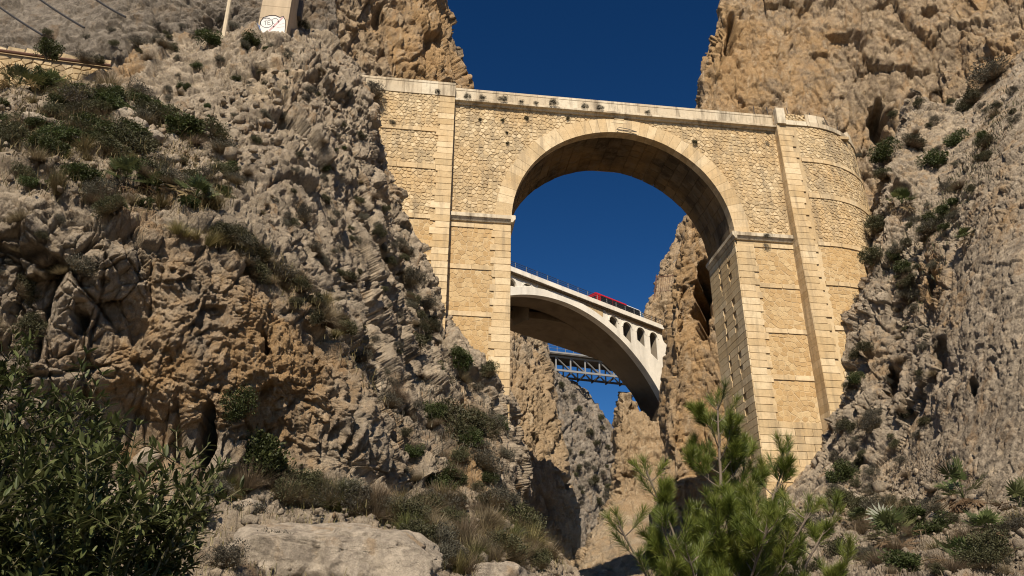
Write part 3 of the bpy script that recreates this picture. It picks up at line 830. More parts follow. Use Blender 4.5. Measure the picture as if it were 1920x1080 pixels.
def dressed(name, surf, s0, s1, z0, z1, o0, o1, mat='dressed', gap=.008, bev=.012, tint=None):
    mb = MB(); mb.tint = rs.random() if tint is None else tint
    e = lambda: gap+abs(rs.gauss(0, .007))
    p = [(s0+e(), z0+e()), (s1-e(), z0+e()), (s1-e(), z1-e()), (s0+e(), z1-e())]
    if rs.random() < .3 and s1-s0 > .2:                       # a chipped corner
        c = rs.uniform(.03, .09); w_ = min(c, (s1-s0)*.3)
        k = rs.randrange(4)
        p = {0: [(p[0][0], p[0][1]+c), (p[0][0]+w_, p[0][1]), p[1], p[2], p[3]], 1: [p[0], (p[1][0]-w_, p[1][1]), (p[1][0], p[1][1]+c), p[2], p[3]],
             2: [p[0], p[1], (p[2][0], p[2][1]-c), (p[2][0]-w_, p[2][1]), p[3]], 3: [p[0], p[1], p[2], (p[3][0]+w_, p[3][1]), (p[3][0], p[3][1]-c)]}[k]
    mb.block(p, surf, o0, o1, bev)
    return mb.build(name, M[mat], bridge, fixn=False)
# voussoirs
NV = 43
for i in range(NV):
    a0 = math.pi*i/NV; a1 = math.pi*(i+1)/NV
    ro = AR+1.22+rs.uniform(-.04, .05)
    mb = MB(); mb.tint = rs.random()*.8+.1
    g = .0008; o = rs.uniform(.10, .135)
    poly = [(AX+r*math.cos(a), AZ+r*math.sin(a)) for r, a in ((AR, a0+g), (ro, a0+g), (ro, a1-g), (AR, a1-g))]
    f = lambda a, b: Vector((a, YF-o, b))
    mb.hexa([Vector((p[0], YF-o, p[1])) for p in poly]+[Vector((p[0], YF+.62, p[1])) for p in poly])
    mb.build('voussoir', M['dressed'], bridge)
dressed('keystone', s_wall, 14.2, 15.0, 38.5, 38.74, 0, .16)
dressed('keystone', s_wall, 13.95, 15.25, 38.2, 38.5, 0, .145)
# barrel lining
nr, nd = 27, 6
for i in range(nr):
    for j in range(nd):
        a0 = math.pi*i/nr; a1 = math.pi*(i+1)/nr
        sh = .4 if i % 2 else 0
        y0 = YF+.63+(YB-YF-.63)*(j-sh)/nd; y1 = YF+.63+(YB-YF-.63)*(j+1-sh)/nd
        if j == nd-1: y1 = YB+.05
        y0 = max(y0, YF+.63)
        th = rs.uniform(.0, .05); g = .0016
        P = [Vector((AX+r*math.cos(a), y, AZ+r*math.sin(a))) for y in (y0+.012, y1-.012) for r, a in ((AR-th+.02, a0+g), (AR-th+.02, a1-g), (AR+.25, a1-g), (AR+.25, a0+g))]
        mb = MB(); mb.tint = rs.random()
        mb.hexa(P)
        mb.build('barrel_stone', M['dressed_soffit_shade'], bridge)
# string courses
def course(surf, s0, s1, zt, zb, L, o=.05, mat='dressed'):
    n = max(1, round((s1-s0)/L)); cuts = [s0]+[s0+(s1-s0)*(i+rs.uniform(-.15, .15))/n for i in range(1, n)]+[s1]
    for i in range(n):
        dressed('course_block', surf, cuts[i], cuts[i+1], zb, zt, 0, o+rs.uniform(0, .02), mat)
for zt, zb in BANDS:
    course(s_left, -8, .5, zt, zb, 1.5, .09)
    sc = [XW+WR*k for k in (0, .12, .24, .36, .48, .6, .72, .84, .96, 1.08, 1.2, 1.32, 1.44, 1.56)]
    dressed('course_block', s_wing, 28.95, XW, zb, zt, 0, .1)
    for a, b in zip(sc, sc[1:]): dressed('course_block', s_wing, a, b, zb, zt, 0, .1)
    if zt < 29:
        if zt > 14.9 or True: course(s_wall, XA+.02, 4.85, zt, zb, 1.3, .07)
        course(s_wall, 24.35, XB-.02, zt, zb, 1.4, .07)
# ashlar footing of the right pier and its pilaster
for r in range(9):
    z1 = 14.3-.52*r; z0 = z1-.52
    off = .6 if r % 2 else 0
    s = XL1+1.3
    cuts = [XL1]+[XL1+off+1.25*k for k in range(1, 4) if XL1+off+1.25*k < XB-.4]+[XB-.02]
    for a, b in zip(cuts, cuts[1:]):
        dressed('ashlar_block', s_wall, a, b, z0, z1, 0, .075+rs.uniform(0, .012))
# corner stones
def quoins(surf, edge, inward, z0, z1, h, l0, l1, o=.075):
    n = int((z1-z0)/h)
    for k in range(n):
        z = z0+k*h
        L = (l0 if k % 2 else l0*.55+l1*.45)+rs.uniform(-.14, .14)
        a, b = (edge, edge+L) if inward > 0 else (edge-L, edge)
        dressed('quoin', surf, a, b, z, z+h, 0, o+rs.uniform(0, .012))
quoins(s_left, XA+.0, -1, 12.0, 39.1, .53, 1.15, 1.5, .09)
quoins(s_wing, XB-.0, 1, 10.5, 39.1, .53, 1.15, 1.6, .1)
quoins(s_wall, XL0, -1, 3.0, 28.5, .53, 1.2, 1.75)
quoins(s_wall, XL1, 1, 14.3, 28.5, .53, 1.25, 1.8)
# side faces of the pilasters towards the arch wall
def s_side_r(s, z, o): return Vector((XB-o, s, z))
for k in range(54):
    z = 10.5+k*.53
    y0 = yA(z+.26)-.06
    mb = MB(); mb.tint = rs.random()
    mb.hexa([Vector((XB-.02, yA(z)-.08, z+.006)), Vector((XB-.02, yA(z+.53)-.08, z+.524)), Vector((XB-.02, YF+.1, z+.524)), Vector((XB-.02, YF+.1, z+.006)),
             Vector((XB+.2, yA(z)-.08, z+.006)), Vector((XB+.2, yA(z+.53)-.08, z+.524)), Vector((XB+.2, YF+.1, z+.524)), Vector((XB+.2, YF+.1, z+.006))])
    mb.build('pilaster_side_stone', M['dressed'], bridge)
# inner face of the right pier: three ashlar columns with zigzag edges and rough recessed panels between
for k in range(56):
    z = -.6+k*.52
    if z > 28.4: break
    zz = z+.52
    ib = any(zb-.25 < z+.26 < zt+.25 for zt, zb in BANDS) or z > 27.6
    j = .0 if k % 2 else .26
    spans = [(YF-.07, YF+1.15+j), (YF+1.75-j*.8, YF+3.0+j*.6), (YF+3.5-j*.6, YB)]
    if ib: spans = [(YF-.07, YF+1.4), (YF+1.4, YF+2.7), (YF+2.7, YF+4.0), (YF+4.0, YB)]
    for a, b in spans:
        dressed('pier_side_block', s_innr, b, a, z, zz, 0, .07+rs.uniform(0, .015), 'dressed')
    if not ib:
        for a, b in ((YF+1.3, YF+1.75), (YF+3.1, YF+3.5)):
            dressed('pier_side_filler', s_innr, b, a, z, zz, -.06, rs.uniform(-.03, .05), 'rubble_low', .03)
# impost mouldings
def impost(x0, x1, yb):
    n = 3
    for i in range(n):
        a, b = x0+(x1-x0)*i/n, x0+(x1-x0)*(i+1)/n
        m = MB(); m.tint = rs.random()
        pr = [(-.05, 28.55), (.12, 28.55), (.30, 28.78), (.36, 28.80), (.36, 29.08), (.30, 29.12), (-.05, 29.12)]
        m.extrude([[p for p in pr]], lambda o, z: (a+.006, YF-o, z), lambda o, z: (b-.006, YF-o, z))
        m.build('impost_block', M['parapet'], bridge)
    return
impost(XA+.02, XL0+.0, 0); impost(XL1, XB-.03, 0)
for e, sg in ((XL0, 1), (XL1, -1)):
    for i in range(4):
        a, b = YF-.36+(YB-YF+.4)*i/4, YF-.36+(YB-YF+.4)*(i+1)/4
        m = MB(); m.tint = rs.random()
        pr = [(-.05, 28.55), (.10, 28.55), (.24, 28.78), (.29, 28.80), (.29, 29.08), (.24, 29.12), (-.05, 29.12)]
        m.extrude([pr], lambda o, z: (e+sg*o, a+(.003 if i == 0 else .006), z-.002), lambda o, z: (e+sg*o, b-.006, z-.002))
        m.build('impost_block', M['parapet'], bridge)
# cornice and parapet over the arch
n = 16
for i in range(n):
    a, b = XA+.02+(XB-XA-.04)*i/n, XA+.02+(XB-XA-.04)*(i+1)/n
    m = MB(); m.tint = rs.random()
    pr = [(-.1, 38.72), (.16, 38.74), (.24, 38.86), (.46, 38.90), (.46, 39.05), (.42, 39.10), (-.1, 39.16)]
    m.extrude([pr], lambda o, z: (a+.004, YF-o, z), lambda o, z: (b-.004, YF-o, z))
    m.build('cornice_block', M['parapet'], bridge)
    m = MB(); m.tint = rs.random()
    m.extrude([[(-.32, 39.12), (.045, 39.12), (.045, 40.12), (.075, 40.14), (.075, 40.33), (.05, 40.36), (-.34, 40.36), (-.34, 40.14), (-.32, 40.12)]], lambda o, z: (a+.005, YF+.02-o, z), lambda o, z: (b-.005, YF+.02-o, z))
    m.build('parapet_panel', M['parapet'], bridge)
# abutment parapet on the left
cuts = [-8.0, -6.3, -4.9, -3.6, -2.2, -.9, .35, XA+.0]
for a, b in zip(cuts, cuts[1:]):
    m = MB(); m.tint = rs.random()
    m.extrude([[(-.4, 39.14), (.10, 39.14), (.10, 39.2), (.07, 39.22), (.05, 40.2), (.08, 40.22), (.08, 40.42), (-.4, 40.42)]], lambda o, z: (a+.005, 49.56-o, z), lambda o, z: (b-.005, 49.56-o, z))
    m.build('parapet_panel', M['parapet'], bridge)
# right: post, rubble parapet, concrete blocks, coping band round the curve
m = MB(); m.tint = .9; m.box((XB+.38, 49.55, 39.9), (.72, .5, 1.5)); m.build('parapet_post', M['parapet'], bridge)
sc = [XB+.75+k*.9 for k in range(3)]+[XW+WR*k for k in (.05, .16, .27, .38, .49, .6, .71, .82, .93, 1.04, 1.15, 1.26, 1.37, 1.48, 1.59)]
for a, b in zip(sc, sc[1:]): dressed('coping_block', s_wing, a, b, 39.14, 39.62, -.35, .14, 'parapet')
for k, (a, b) in enumerate(zip(sc, sc[1:])):
    ang = (a-XW)/WR
    if k in (0, 1):
        for A, pl in voronoi(a, b, 39.62, 40.3, .24, .2, lambda s, z: True, 700+k):
            stuff[False] = MB(); stuff[False].tint = rs.random(); stuff[False].block(pl, s_wing, -.3, .06+rs.uniform(0, .04), .03)
            stuff[False].build('parapet_stone', M['rubble'], bridge, fixn=False)
    elif k in (2, 3, 4): dressed('parapet_panel', s_wing, a, b, 39.62, 40.42, -.3, .07, 'parapet')
    elif ang > .66: dressed('parapet_panel', s_wing, a, b, 39.62, 40.36, -.3, .07, 'parapet')
    else: dressed('parapet_remnant', s_wing, a, b, 39.62, 40.05, -.75, -.35, 'rubble')
# thin iron rods standing on the parapet near the right cliff
for k, (s, h, lean) in enumerate(((26.0, 1.0, 0), (27.2, 1.1, -.1), (29.0, 1.1, -.15), (30.9, .9, .0), (33.0, 1.1, -.35), (34.2, .6, .15))):
    p = s_wing(s, 40.2, -.5); m = MB(); m.tube([p, p+Vector((lean, 0, h))], .03, 5)
    m.build('fence_rod', M['steel_dark'], bridge)
# maintenance bracket under the crown
m = MB()
m.tube([Vector((14.3, 49.72, 37.5)), Vector((15.9, 49.72, 37.42))], .03, 5); m.tube([Vector((14.3, 49.72, 37.5)), Vector((14.5, 49.72, 37.7)), Vector((15.2, 49.72, 37.62)), Vector((15.9, 49.72, 37.42))], .025, 5)
m.build('iron_bracket', M['steel_dark'], bridge)

# ------------------------------------------------------------------ the white railway arch bridge beyond
RD = Vector((0.85676864, 0.51570097, 0)); RN = Vector((-RD.y, RD.x, 0)); RP = Vector((30.732, 111.706, 0))
def rp(s, n, z): return RP+RD*s+RN*n+Vector((0, 0, z))
RB = thing('railway_arch_bridge', 'white concrete arch bridge with small spandrel openings carrying the railway', 'bridge', rp(-12, 0, 22))
RB.location = (0, 0, 0)
CI, RI = (-12.1, 22.35), 25.55
CE, RE = (-12.3, 22.25), 26.75
def zi(s, c=CI, r=RI): return c[1]+math.sqrt(max(0, r*r-(s-c[0])**2))
SS = list(np.linspace(-38.0, 11.5, 70))
def rib(m, n0, n1, ci, ri, ce, re):
    lo = [(c, zi(c, ci, ri)) for c in SS]; hi = [(c, max(zi(c, ce, re), zi(c, ci, ri)+.9)) for c in SS]
    m.extrude([lo+hi[::-1]], lambda a, b: rp(a, n0, b), lambda a, b: rp(a, n1, b))
m = MB(); rib(m, -.12, 1.0, CI, RI, CE, RE); m.build('arch_rib', M['white_concrete'], RB)
m = MB(); rib(m, 1.0, 4.8, (CI[0], CI[1]+.01), RI, CE, RE); m.build('arch_barrel', M['soffit_shade_concrete'], RB)
def far0(s): return 4.8+max(0, -7.0-s)*.36
def far1(s): return 5.3+(6.6-s)*.23
def dip(s): return .02+max(0, -6.0-s)*.09
m = MB()
ring = []
for c in SS:
    zl = zi(c)+dip(c)*-1; zh = zi(c)+1.1-dip(c)
    n0, n1 = far0(c), max(far1(c), far0(c)+.3)
    ring += [rp(c, n0, zl), rp(c, n1, zl), rp(c, n1, zh), rp(c, n0, zh)]
m.add(ring, [(k*4+j, k*4+(j+1) % 4, k*4+4+(j+1) % 4, k*4+4+j) for k in range(len(SS)-1) for j in range(4)])
m.build('arch_barrel', M['soffit_shade_concrete'], RB)
m = MB(); m.extrude([[(c, zi(c)+.6) for c in SS]+[(SS[-1], 48.5), (SS[0], 49.7)]], lambda a, b: rp(a, far1(a)-.25, b), lambda a, b: rp(a, far1(a)-.05, b)); m.build('back_wall', M['soffit_shade_concrete'], RB)
for s in (-20.5, -18.2, -14.5):
    m = MB(); m.box(rp(s, 6.4, 47.4), (.5, 3.4, 3.2), Matrix.Rotation(math.atan2(RD.y, RD.x), 3, 'Z')); m.build('cross_wall', M['soffit_shade_concrete'], RB)
# spandrel wall with openings
def opening(c, w, ztop, zsill):
    r = w/2
    pts = [(c+r*math.cos(t), ztop-r+r*math.sin(t)) for t in np.linspace(0, math.pi, 13)]
    a = [(c-r, z) for z in (zi(c-r, CE, RE)+.25,)] + [(c+r*.0, zi(c, CE, RE)+.22)]
    fl = 43.2+.55*(7.7-c) if c > 3 else 0
    lz = max(zi(c-r, CE, RE)+.2, fl+1.0); rz = max(zi(c+r, CE, RE)+.2, fl)
    if lz < ztop-r: pts.append((c-r, lz)) 
    else: pts = [p for p in pts if p[1] > zi(p[0], CE, RE)+.15]
    pts += [(c-r+w*k, max(zi(c-r+w*k, CE, RE)+.2, fl+1.0-k)) for k in (.33, .66)]
    if rz < ztop-r: pts.append((c+r, rz))
    return pts
OPS = [(-21.7, 2.6, 48.95), (-18.3, 1.95, 48.9), (-1.25, 1.85, 48.4), (1.75, 2.0, 48.2), (4.8, 1.95, 48.08), (7.7, 1.85, 47.98)]
holes = []
for c, wd, zt in OPS:
    holes.append(opening(c, wd, zt, 0))
outer = [(c, max(zi(c, CE, RE), zi(c)+.9)-.05) for c in SS]
m = MB(); m.extrude([outer+[(SS[-1], 48.53), (SS[0], 49.82)]] + holes, lambda a, b: rp(a, 0, b), lambda a, b: rp(a, .32, b)); m.build('spandrel_wall', M['white_concrete'], RB)
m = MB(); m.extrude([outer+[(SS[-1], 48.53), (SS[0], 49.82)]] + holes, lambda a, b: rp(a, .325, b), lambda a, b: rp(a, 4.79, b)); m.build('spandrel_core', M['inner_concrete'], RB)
# masonry facing of the middle of the spandrel and a strip under the deck
ms = [s for s in SS if -16.6 < s < -3.0]
m = MB(); m.tint = .6
m.extrude([[(s, zi(s, CE, RE)+.06) for s in ms if zi(s, CE, RE) < 49.0]+[(ms[-1], 49.43-.026*(ms[-1]+21.5)), (ms[0], 49.43-.026*(ms[0]+21.5))]], lambda a, b: rp(a, -.06, b), lambda a, b: rp(a, .1, b)); m.build('stone_facing', M['rubble'], RB)
m = MB(); m.tint = .6
m.extrude([[(-38, 49.12), (-16.7, 49.12), (-16.7, 49.43), (-38, 49.43)]], lambda a, b: rp(a, -.06, b-.026*(a+21.5)), lambda a, b: rp(a, .1, b-.026*(a+21.5)))
m.extrude([[(-2.9, 49.14), (11.5, 49.14), (11.5, 49.43), (-2.9, 49.43)]], lambda a, b: rp(a, -.06, b-.026*(a+21.5)), lambda a, b: rp(a, .1, b-.026*(a+21.5))); m.build('stone_facing', M['rubble'], RB)
# raised rings round the openings
for c, wd, zt in OPS:
    r = wd/2; m = MB()
    o = [(c+(r+.26)*math.cos(t), zt-r+(r+.26)*math.sin(t)) for t in np.linspace(0, math.pi, 14)]
    i_ = [(c+r*math.cos(t), zt-r+r*math.sin(t)) for t in np.linspace(math.pi, 0, 14)]
    m.extrude([o+i_], lambda a, b: rp(a, -.05, b), lambda a, b: rp(a, .05, b)); m.build('opening_ring', M['white_concrete'], RB)
def rpd(s, n, z): return rp(s, n, z-.026*(s+21.5))
# deck
RZ = Matrix.Rotation(math.atan2(RD.y, RD.x), 3, 'Z')
m = MB(); m.extrude([[(-.42, 49.50), (-.42, 49.58), (16, 49.58), (16, 49.4), (0, 49.4), (0, 49.46)]], lambda a, b: rpd(-39, a, b), lambda a, b: rpd(12.5, a, b)); m.build('deck_slab', M['soffit_shade_concrete'], RB)
k = 0
s = -39.0
while s < 12:
    m = MB(); m.extrude([[(-.62, 49.6), (-.62, 50.3), (-.3, 50.3), (-.3, 49.6)]], lambda a, b: rpd(s+.04, a, b), lambda a, b: rpd(s+2.9, a, b)); m.build('parapet_panel', M['white_concrete'], RB)
    s += 2.98
for k in range(26):
    s = -39+k*2.0
    m = MB(); m.tube([rpd(s, -.45, 50.28), rpd(s, -.45, 51.2)], .045, 5); m.build('railing_post', M['steel_grey'], RB)
for z in (50.6, 50.9, 51.2):
    m = MB(); m.tube([rpd(-39, -.45, z), rpd(12.3, -.45, z)], .04, 5); m.build('handrail', M['steel_dark'], RB)

# ------------------------------------------------------------------ the train
def rpt(s, n, z): return rpd(-4.1+(s+4.1)*.84+.6, n, z+.4)
TR = thing('train', 'red and white railcar crossing the white arch bridge behind its railing', 'train', (0, 0, 0))
def tprof(k=1.0, roof=52.45): return [(1.0, 49.5), (1.0, 52.0), (1.12, 52.25), (1.45, roof), (3.0, roof), (3.35, 52.25), (3.5, 52.0), (3.5, 49.5)]
m = MB(); m.extrude([tprof()], lambda a, b: rpt(-4.1, a, b), lambda a, b: rpt(3.6, a, b)); m.build('body', M['train_red'], TR)
m = MB(); m.extrude([[(1.0, 49.5), (1.0, 51.7), (1.15, 52.1), (1.5, 52.38), (3.0, 52.38), (3.35, 52.25), (3.5, 52.0), (3.5, 49.5)]], lambda a, b: rpt(3.62, a, b), lambda a, b: rpt(7.4, a, b)); m.build('body', M['train_white'], TR, label='white front section')
m = MB(); m.extrude([[(1.0, 49.5), (1.0, 51.7), (1.15, 52.05), (1.5, 52.3), (3.0, 52.3), (3.35, 52.05), (3.5, 51.7), (3.5, 49.5)]], lambda a, b: rpt(7.42, a, b), lambda a, b: rpt(9.2-(b-49.5)*.45, a+(2.25-a)*.12, b)); m.build('nose', M['train_blue'], TR)
for k in range(7):
    s = -3.2+k*1.0+(.15 if k > 2 else 0)
    m = MB(); m.box(rpt(s+.42, .985, 51.4), (.86, .06, 1.05), RZ); m.build('window', M['glass'], TR)
for k in range(3):
    m = MB(); m.box(rpt(4.3+k*1.1, .985, 51.4), (1.0, .06, 1.05), RZ); m.build('window', M['glass'], TR)
m = MB(); m.box(rpt(-4.13, 2.25, 51.3), (.06, 1.7, 1.0), RZ); m.build('windscreen', M['glass'], TR)
m = MB(); m.box(rpt(-4.6, 2.25, 50.0), (.9, .9, .9), RZ); m.build('coupling', M['rubber'], TR)
for s in (-2.5, 1.8, 5.2):
    for dn in (1.1, 3.4):
        m = MB(); m.tube([rpt(s, dn-.05, 49.75), rpt(s, dn+.05, 49.75)], .3, 12); m.build('wheel', M['rubber'], TR)
# ------------------------------------------------------------------ steel truss bridge far behind
TB = thing('steel_truss_bridge', 'grey steel truss bridge far down the gorge beneath the white arch', 'bridge', (0, 0, 0))
A0 = Vector(at(1008, 672, 185)); A1 = Vector(at(1190, 697, 185))
A1.z = A0.z = (A0.z+A1.z)/2
# direction seen in the photograph: it recedes slightly to the right
dB = Vector((.985, .17, 0)).normalized(); nB = Vector((-dB.y, dB.x, 0)); A0 = A0-dB*4; LB = 34.0
def tp(s, n, z): return A0+dB*s+nB*n+Vector((0, 0, z))
RBz = Matrix.Rotation(math.atan2(dB.y, dB.x), 3, 'Z')
for n in (0, 5.2):
    for z, h, nm in ((2.2, .42, 'top_chord'), (-1.35, .5, 'bottom_chord')):
        m = MB(); m.box(tp(LB/2, n, z), (LB, .4, h), RBz); m.build(nm, M['steel_grey' if n == 0 else 'steel_under'], TB)
    for k in range(9):
        s = 1+k*3.9
        m = MB(); m.box(tp(s, n, .42), (.34, .26, 3.5), RBz); m.build('post', M['steel_grey'], TB)
        if k < 8:
            m = MB(); m.tube([tp(s+.1, n, 2.05), tp(s+3.8, n, -1.2)], .17, 4); m.build('diagonal', M['steel_grey'], TB)
m = MB(); m.box(tp(LB/2, 2.6, 2.62), (LB, 7.4, .35), RBz); m.build('deck_slab', M['steel_under'], TB)
m = MB(); m.box(tp(LB/2, -1.1, 2.9), (LB, .18, .4), RBz); m.build('fascia_beam', M['steel_grey'], TB)
for k in range(9):
    m = MB(); m.box(tp(1+k*3.9, 2.6, -1.8), (.3, 5.6, .42), RBz); m.build('floor_beam', M['steel_under'], TB)
for k in range(8):
    m = MB(); m.tube([tp(1+k*3.9, 0, -1.75), tp(4.9+k*3.9, 5.2, -1.75)], .16, 4); m.build('brace', M['steel_under'], TB)
for k in range(16):
    m = MB(); m.tube([tp(k*2.2, -1.1, 3.05), tp(k*2.2, -1.1, 4.6)], .06, 5); m.build('railing_post', M['steel_grey'], TB)
for z in (3.9, 4.6):
    m = MB(); m.tube([tp(0, -1.1, z), tp(LB, -1.1, z)], .045, 4); m.build('handrail', M['steel_grey'], TB)

# ------------------------------------------------------------------ concrete pylon with graffiti, post, road wall, shadow tubes, net fence
Yp = 45.5
PX0, PX1 = at(482, 58, Yp)[0], at(537, 60, Yp)[0]
pz0, pz1 = at(510, 75, Yp)[2], at(510, -120, Yp)[2]
PY = thing('concrete_pylon', 'square concrete pylon with white graffiti at its foot on top of the rock', 'pylon', ((PX0+PX1)/2, Yp+1.8, pz0-1))
def loc(p, parent): return Vector(p)-parent.location
m = MB()
b0 = [(PX0, Yp), (PX1, Yp), (PX1, Yp+4.2), (PX0, Yp+4.2)]
ring = []
nz = 10
for k in range(nz):
    za = pz0-1.5+(pz1-pz0+1.5)*k/nz; zb = pz0-1.5+(pz1-pz0+1.5)*(k+1)/nz
    for z, e in ((za+.02, 0), (zb-.02, 0), (zb, .015)): ring.append([loc((x+(e if x == PX0 else -e), y+(e if y == Yp else -e), z), PY) for x, y in b0])
vs = [p for r in ring for p in r]; fs = []
for k in range(len(ring)-1):
    for c in range(4): fs.append((k*4+c, k*4+(c+1) % 4, k*4+4+(c+1) % 4, k*4+4+c))
fs.append(tuple(range(len(vs)-4, len(vs))))
m.add(vs, fs); m.build('shaft', M['pylon'], PY)
m = MB(); q = at(561, 8, Yp+1.0); m.box(loc((PX1+.16, Yp+2.6, q[2]+.9), PY), (.3, .5, 1.6)); m.build('bracket', M['steel_under'], PY)
# graffiti, painted flat on the front
def gp(u, v, o=.004): # u,v in photo pixels
    p = at(u, v, Yp); return loc((p[0], Yp-o, p[2]), PY)
def gpoly(pts, name, mat, o):
    m = MB(); fl = [gp(u, v, o) for u, v in pts]; tris = tessellate_polygon([[Vector((u, v, 0)) for u, v in pts]])
    m.add(fl, [tuple(t) for t in tris]); return m.build(name, M[mat], PY)
def gline(pts, name, mat, w, o):
    m = MB()
    for (a, b), (c, d) in zip(pts, pts[1:]):
        L = math.hypot(c-a, d-b) or 1; nx, ny = -(d-b)/L*w/2, (c-a)/L*w/2
        ex, ey = (c-a)/L*w*.3, (d-b)/L*w*.3
        m.add([gp(a+nx-ex, b+ny-ey, o), gp(a-nx-ex, b-ny-ey, o), gp(c-nx+ex, d-ny+ey, o), gp(c+nx+ex, d+ny+ey, o)], [(0, 1, 2, 3)])
    return m.build(name, M[mat], PY)
blob = [(484, 57), (483, 50), (487, 46), (490, 38), (495, 33), (505, 30), (516, 30), (524, 33), (530, 31), (534, 36), (535, 48), (534, 62), (520, 64), (505, 64), (492, 62)]
gpoly(blob, 'graffiti', 'paint_white', .004)
gline([(487, 50), (489, 40), (494, 33), (505, 29.5), (517, 29.5), (525, 33)], 'graffiti_outline', 'paint_black', 1.6, .008)
gline([(525, 33), (531, 30.5), (535, 38), (535, 52), (534, 60)], 'graffiti_outline', 'paint_black', 1.3, .008)
gline([(507+12*math.cos(t)*.95-7, 43+9*math.sin(t)) for t in np.linspace(0, 2*math.pi, 17)], 'graffiti_outline', 'paint_black', .9, .009)
gline([(516+6*math.cos(t), 40+5.5*math.sin(t)) for t in np.linspace(0, 2*math.pi, 15)], 'graffiti_outline', 'paint_black', .8, .009)
gline([(495, 40), (500, 39)], 'graffiti_stroke', 'paint_black', .8, .010); gline([(497.5, 40), (498, 47)], 'graffiti_stroke', 'paint_black', .8, .010)
gline([(502, 39), (507, 38.5)], 'graffiti_stroke', 'paint_black', .7, .010); gline([(502, 42.5), (506, 42)], 'graffiti_stroke', 'paint_black', .7, .010); gline([(502, 46.5), (507, 46)], 'graffiti_stroke', 'paint_black', .7, .010); gline([(502, 39), (502, 46.5)], 'graffiti_stroke', 'paint_black', .7, .010)
for k in range(4): gline([(498+k*2.2, 33), (498.6+k*2.2, 36.5)], 'graffiti_stroke', 'paint_black', .6, .010)
gline([(505, 57), (513, 50), (522, 41), (530, 33)], 'graffiti_stroke', 'paint_pink', 3.2, .0095)
gline([(519, 52), (533, 50)], 'graffiti_stroke', 'paint_pink', .6, .010); gline([(524, 46), (533, 44)], 'graffiti_stroke', 'paint_pink', .6, .010)
gpoly([(482, 43), (486, 48), (490, 57), (487, 58), (483, 50)], 'graffiti_shadow', 'paint_blue', .0085)

p0 = Vector(at(421, 60, 44.5)); p1 = Vector(at(431, 0, 44.5)); 
ps = thing('concrete_post', 'slender pale concrete post standing left of the graffitied pylon', 'post', tuple(p0-Vector((0, 0, 1))))
m = MB(); up_ = (p1-p0).normalized()
m.tube([Vector((0, 0, 0)), (p1-p0)*1.8+Vector((0, 0, 1))], .15, 8, .13); m.build('shaft', M['post'], ps)

# road wall
WA, WB = Vector(at(-60, 90, 40.5)), Vector(at(207, 126, 43.5))
wd = (WB-WA); wl = wd.length; wdir = wd/wl; wn = Vector((wdir.y, -wdir.x, 0)).normalized()
RW = thing('road_wall', 'pale stone retaining wall of the mountain road with a pipe along it', 'wall', tuple(WA))
def s_road(s, z, o): return wdir*s+wn*o+Vector((0, 0, z))
m = MB(); m.extrude([[(0, -4.5), (wl, -4.5), (wl, .3), (0, .3)]], lambda a, b: s_road(a, b, 0), lambda a, b: s_road(a, b, -.8)); m.build('core', M['mortar_old'], RW)
cells = voronoi(0, wl, -4.3, -.12, .52, .36, lambda s, z: True, 77)
cells.sort(key=lambda t: -t[0])
rest = MB()
for k, (A, pl) in enumerate(cells):
    mb = MB() if k < 150 else rest
    mb.tint = rs.random(); mb.block(pl, s_road, -.02, rs.uniform(.03, .08), .05)
    if k < 150: mb.build('wall_stone', M['rubble'], RW, fixn=False)
rest.build('wall_masonry', M['rubble'], RW, kind='stuff', fixn=False)
for k in range(8):
    mb = MB(); mb.tint = rs.random(); a, b = wl*k/8, wl*(k+1)/8
    mb.block([(a+.03, .12), (b-.03, .12), (b-.03, .5+rs.uniform(-.18, .1)), (a+.03, .5+rs.uniform(-.18, .1))], s_road, -.05, .06, .03); mb.build('parapet_block', M['rubble'], RW, fixn=False)
m = MB(); m.tube([s_road(0, .02, .16), s_road(wl*.4, .0, .17), s_road(wl, .02, .16)], .10, 8); m.build('pipe', M['steel_rust'], RW)

# shadow lines across the hillside, built as dark tubes
for k, (a, b) in enumerate((((-30, -8), (80, 66)), ((60, -12), (158, 52)), ((170, -8), (236, 32)))):
    A, B = Vector(at(*a, 51.5)), Vector(at(*b, 51.5)); m = MB()
    m.tube([A+(B-A)*t+Vector((0, 0, -.1*4*t*(1-t))) for t in np.linspace(-.2, 1.0, 9)], .085, 6)
    m.build('shadow_tube', M['steel_dark'], None, label=('shadow line built as a dark tube on the top left hillside, lowest of three', 'shadow line built as a dark tube on the top left hillside, middle of three', 'shadow line built as a dark tube on the top left hillside, highest of three')[k], cat='built shadow', group='built shadow lines on the hillside')

# net fence on the rock beside the railway
NF = thing('net_fence', 'rusty net fence on the rock above the end of the railway arch', 'fence', tuple(at(1232, 560, 121)))
def nf(u, v): return loc(at(u, v, 121), NF)
m = MB(); m.tube([nf(1229, 519), nf(1275, 516)], .10, 5); m.build('top_rail', M['steel_rust'], NF)
m = MB(); m.tube([nf(1224, 546), nf(1262, 545)], .06, 5); m.build('middle_rail', M['steel_rust'], NF)
for k in range(9):
    m = MB(); m.tube([nf(1232+k*4.2, 518), nf(1229+k*4.0, 560-k*3)], .035, 4); m.build('net_wire', M['steel_rust'], NF)
m = MB(); m.tube([nf(1231, 515), nf(1226, 562)], .09, 5); m.build('post', M['steel_rust'], NF)
SG = link('steel_cable', MB().mesh('steel_cable', None) if False else None, None) if False else None
m = MB(); m.tube([Vector(at(1262, 492, 118)), Vector(at(1276, 480, 118))], .06, 5); m.build('steel_bar', M['steel_grey'], None, label='bright steel bar sticking out of the rock edge above the net fence', cat='bar')

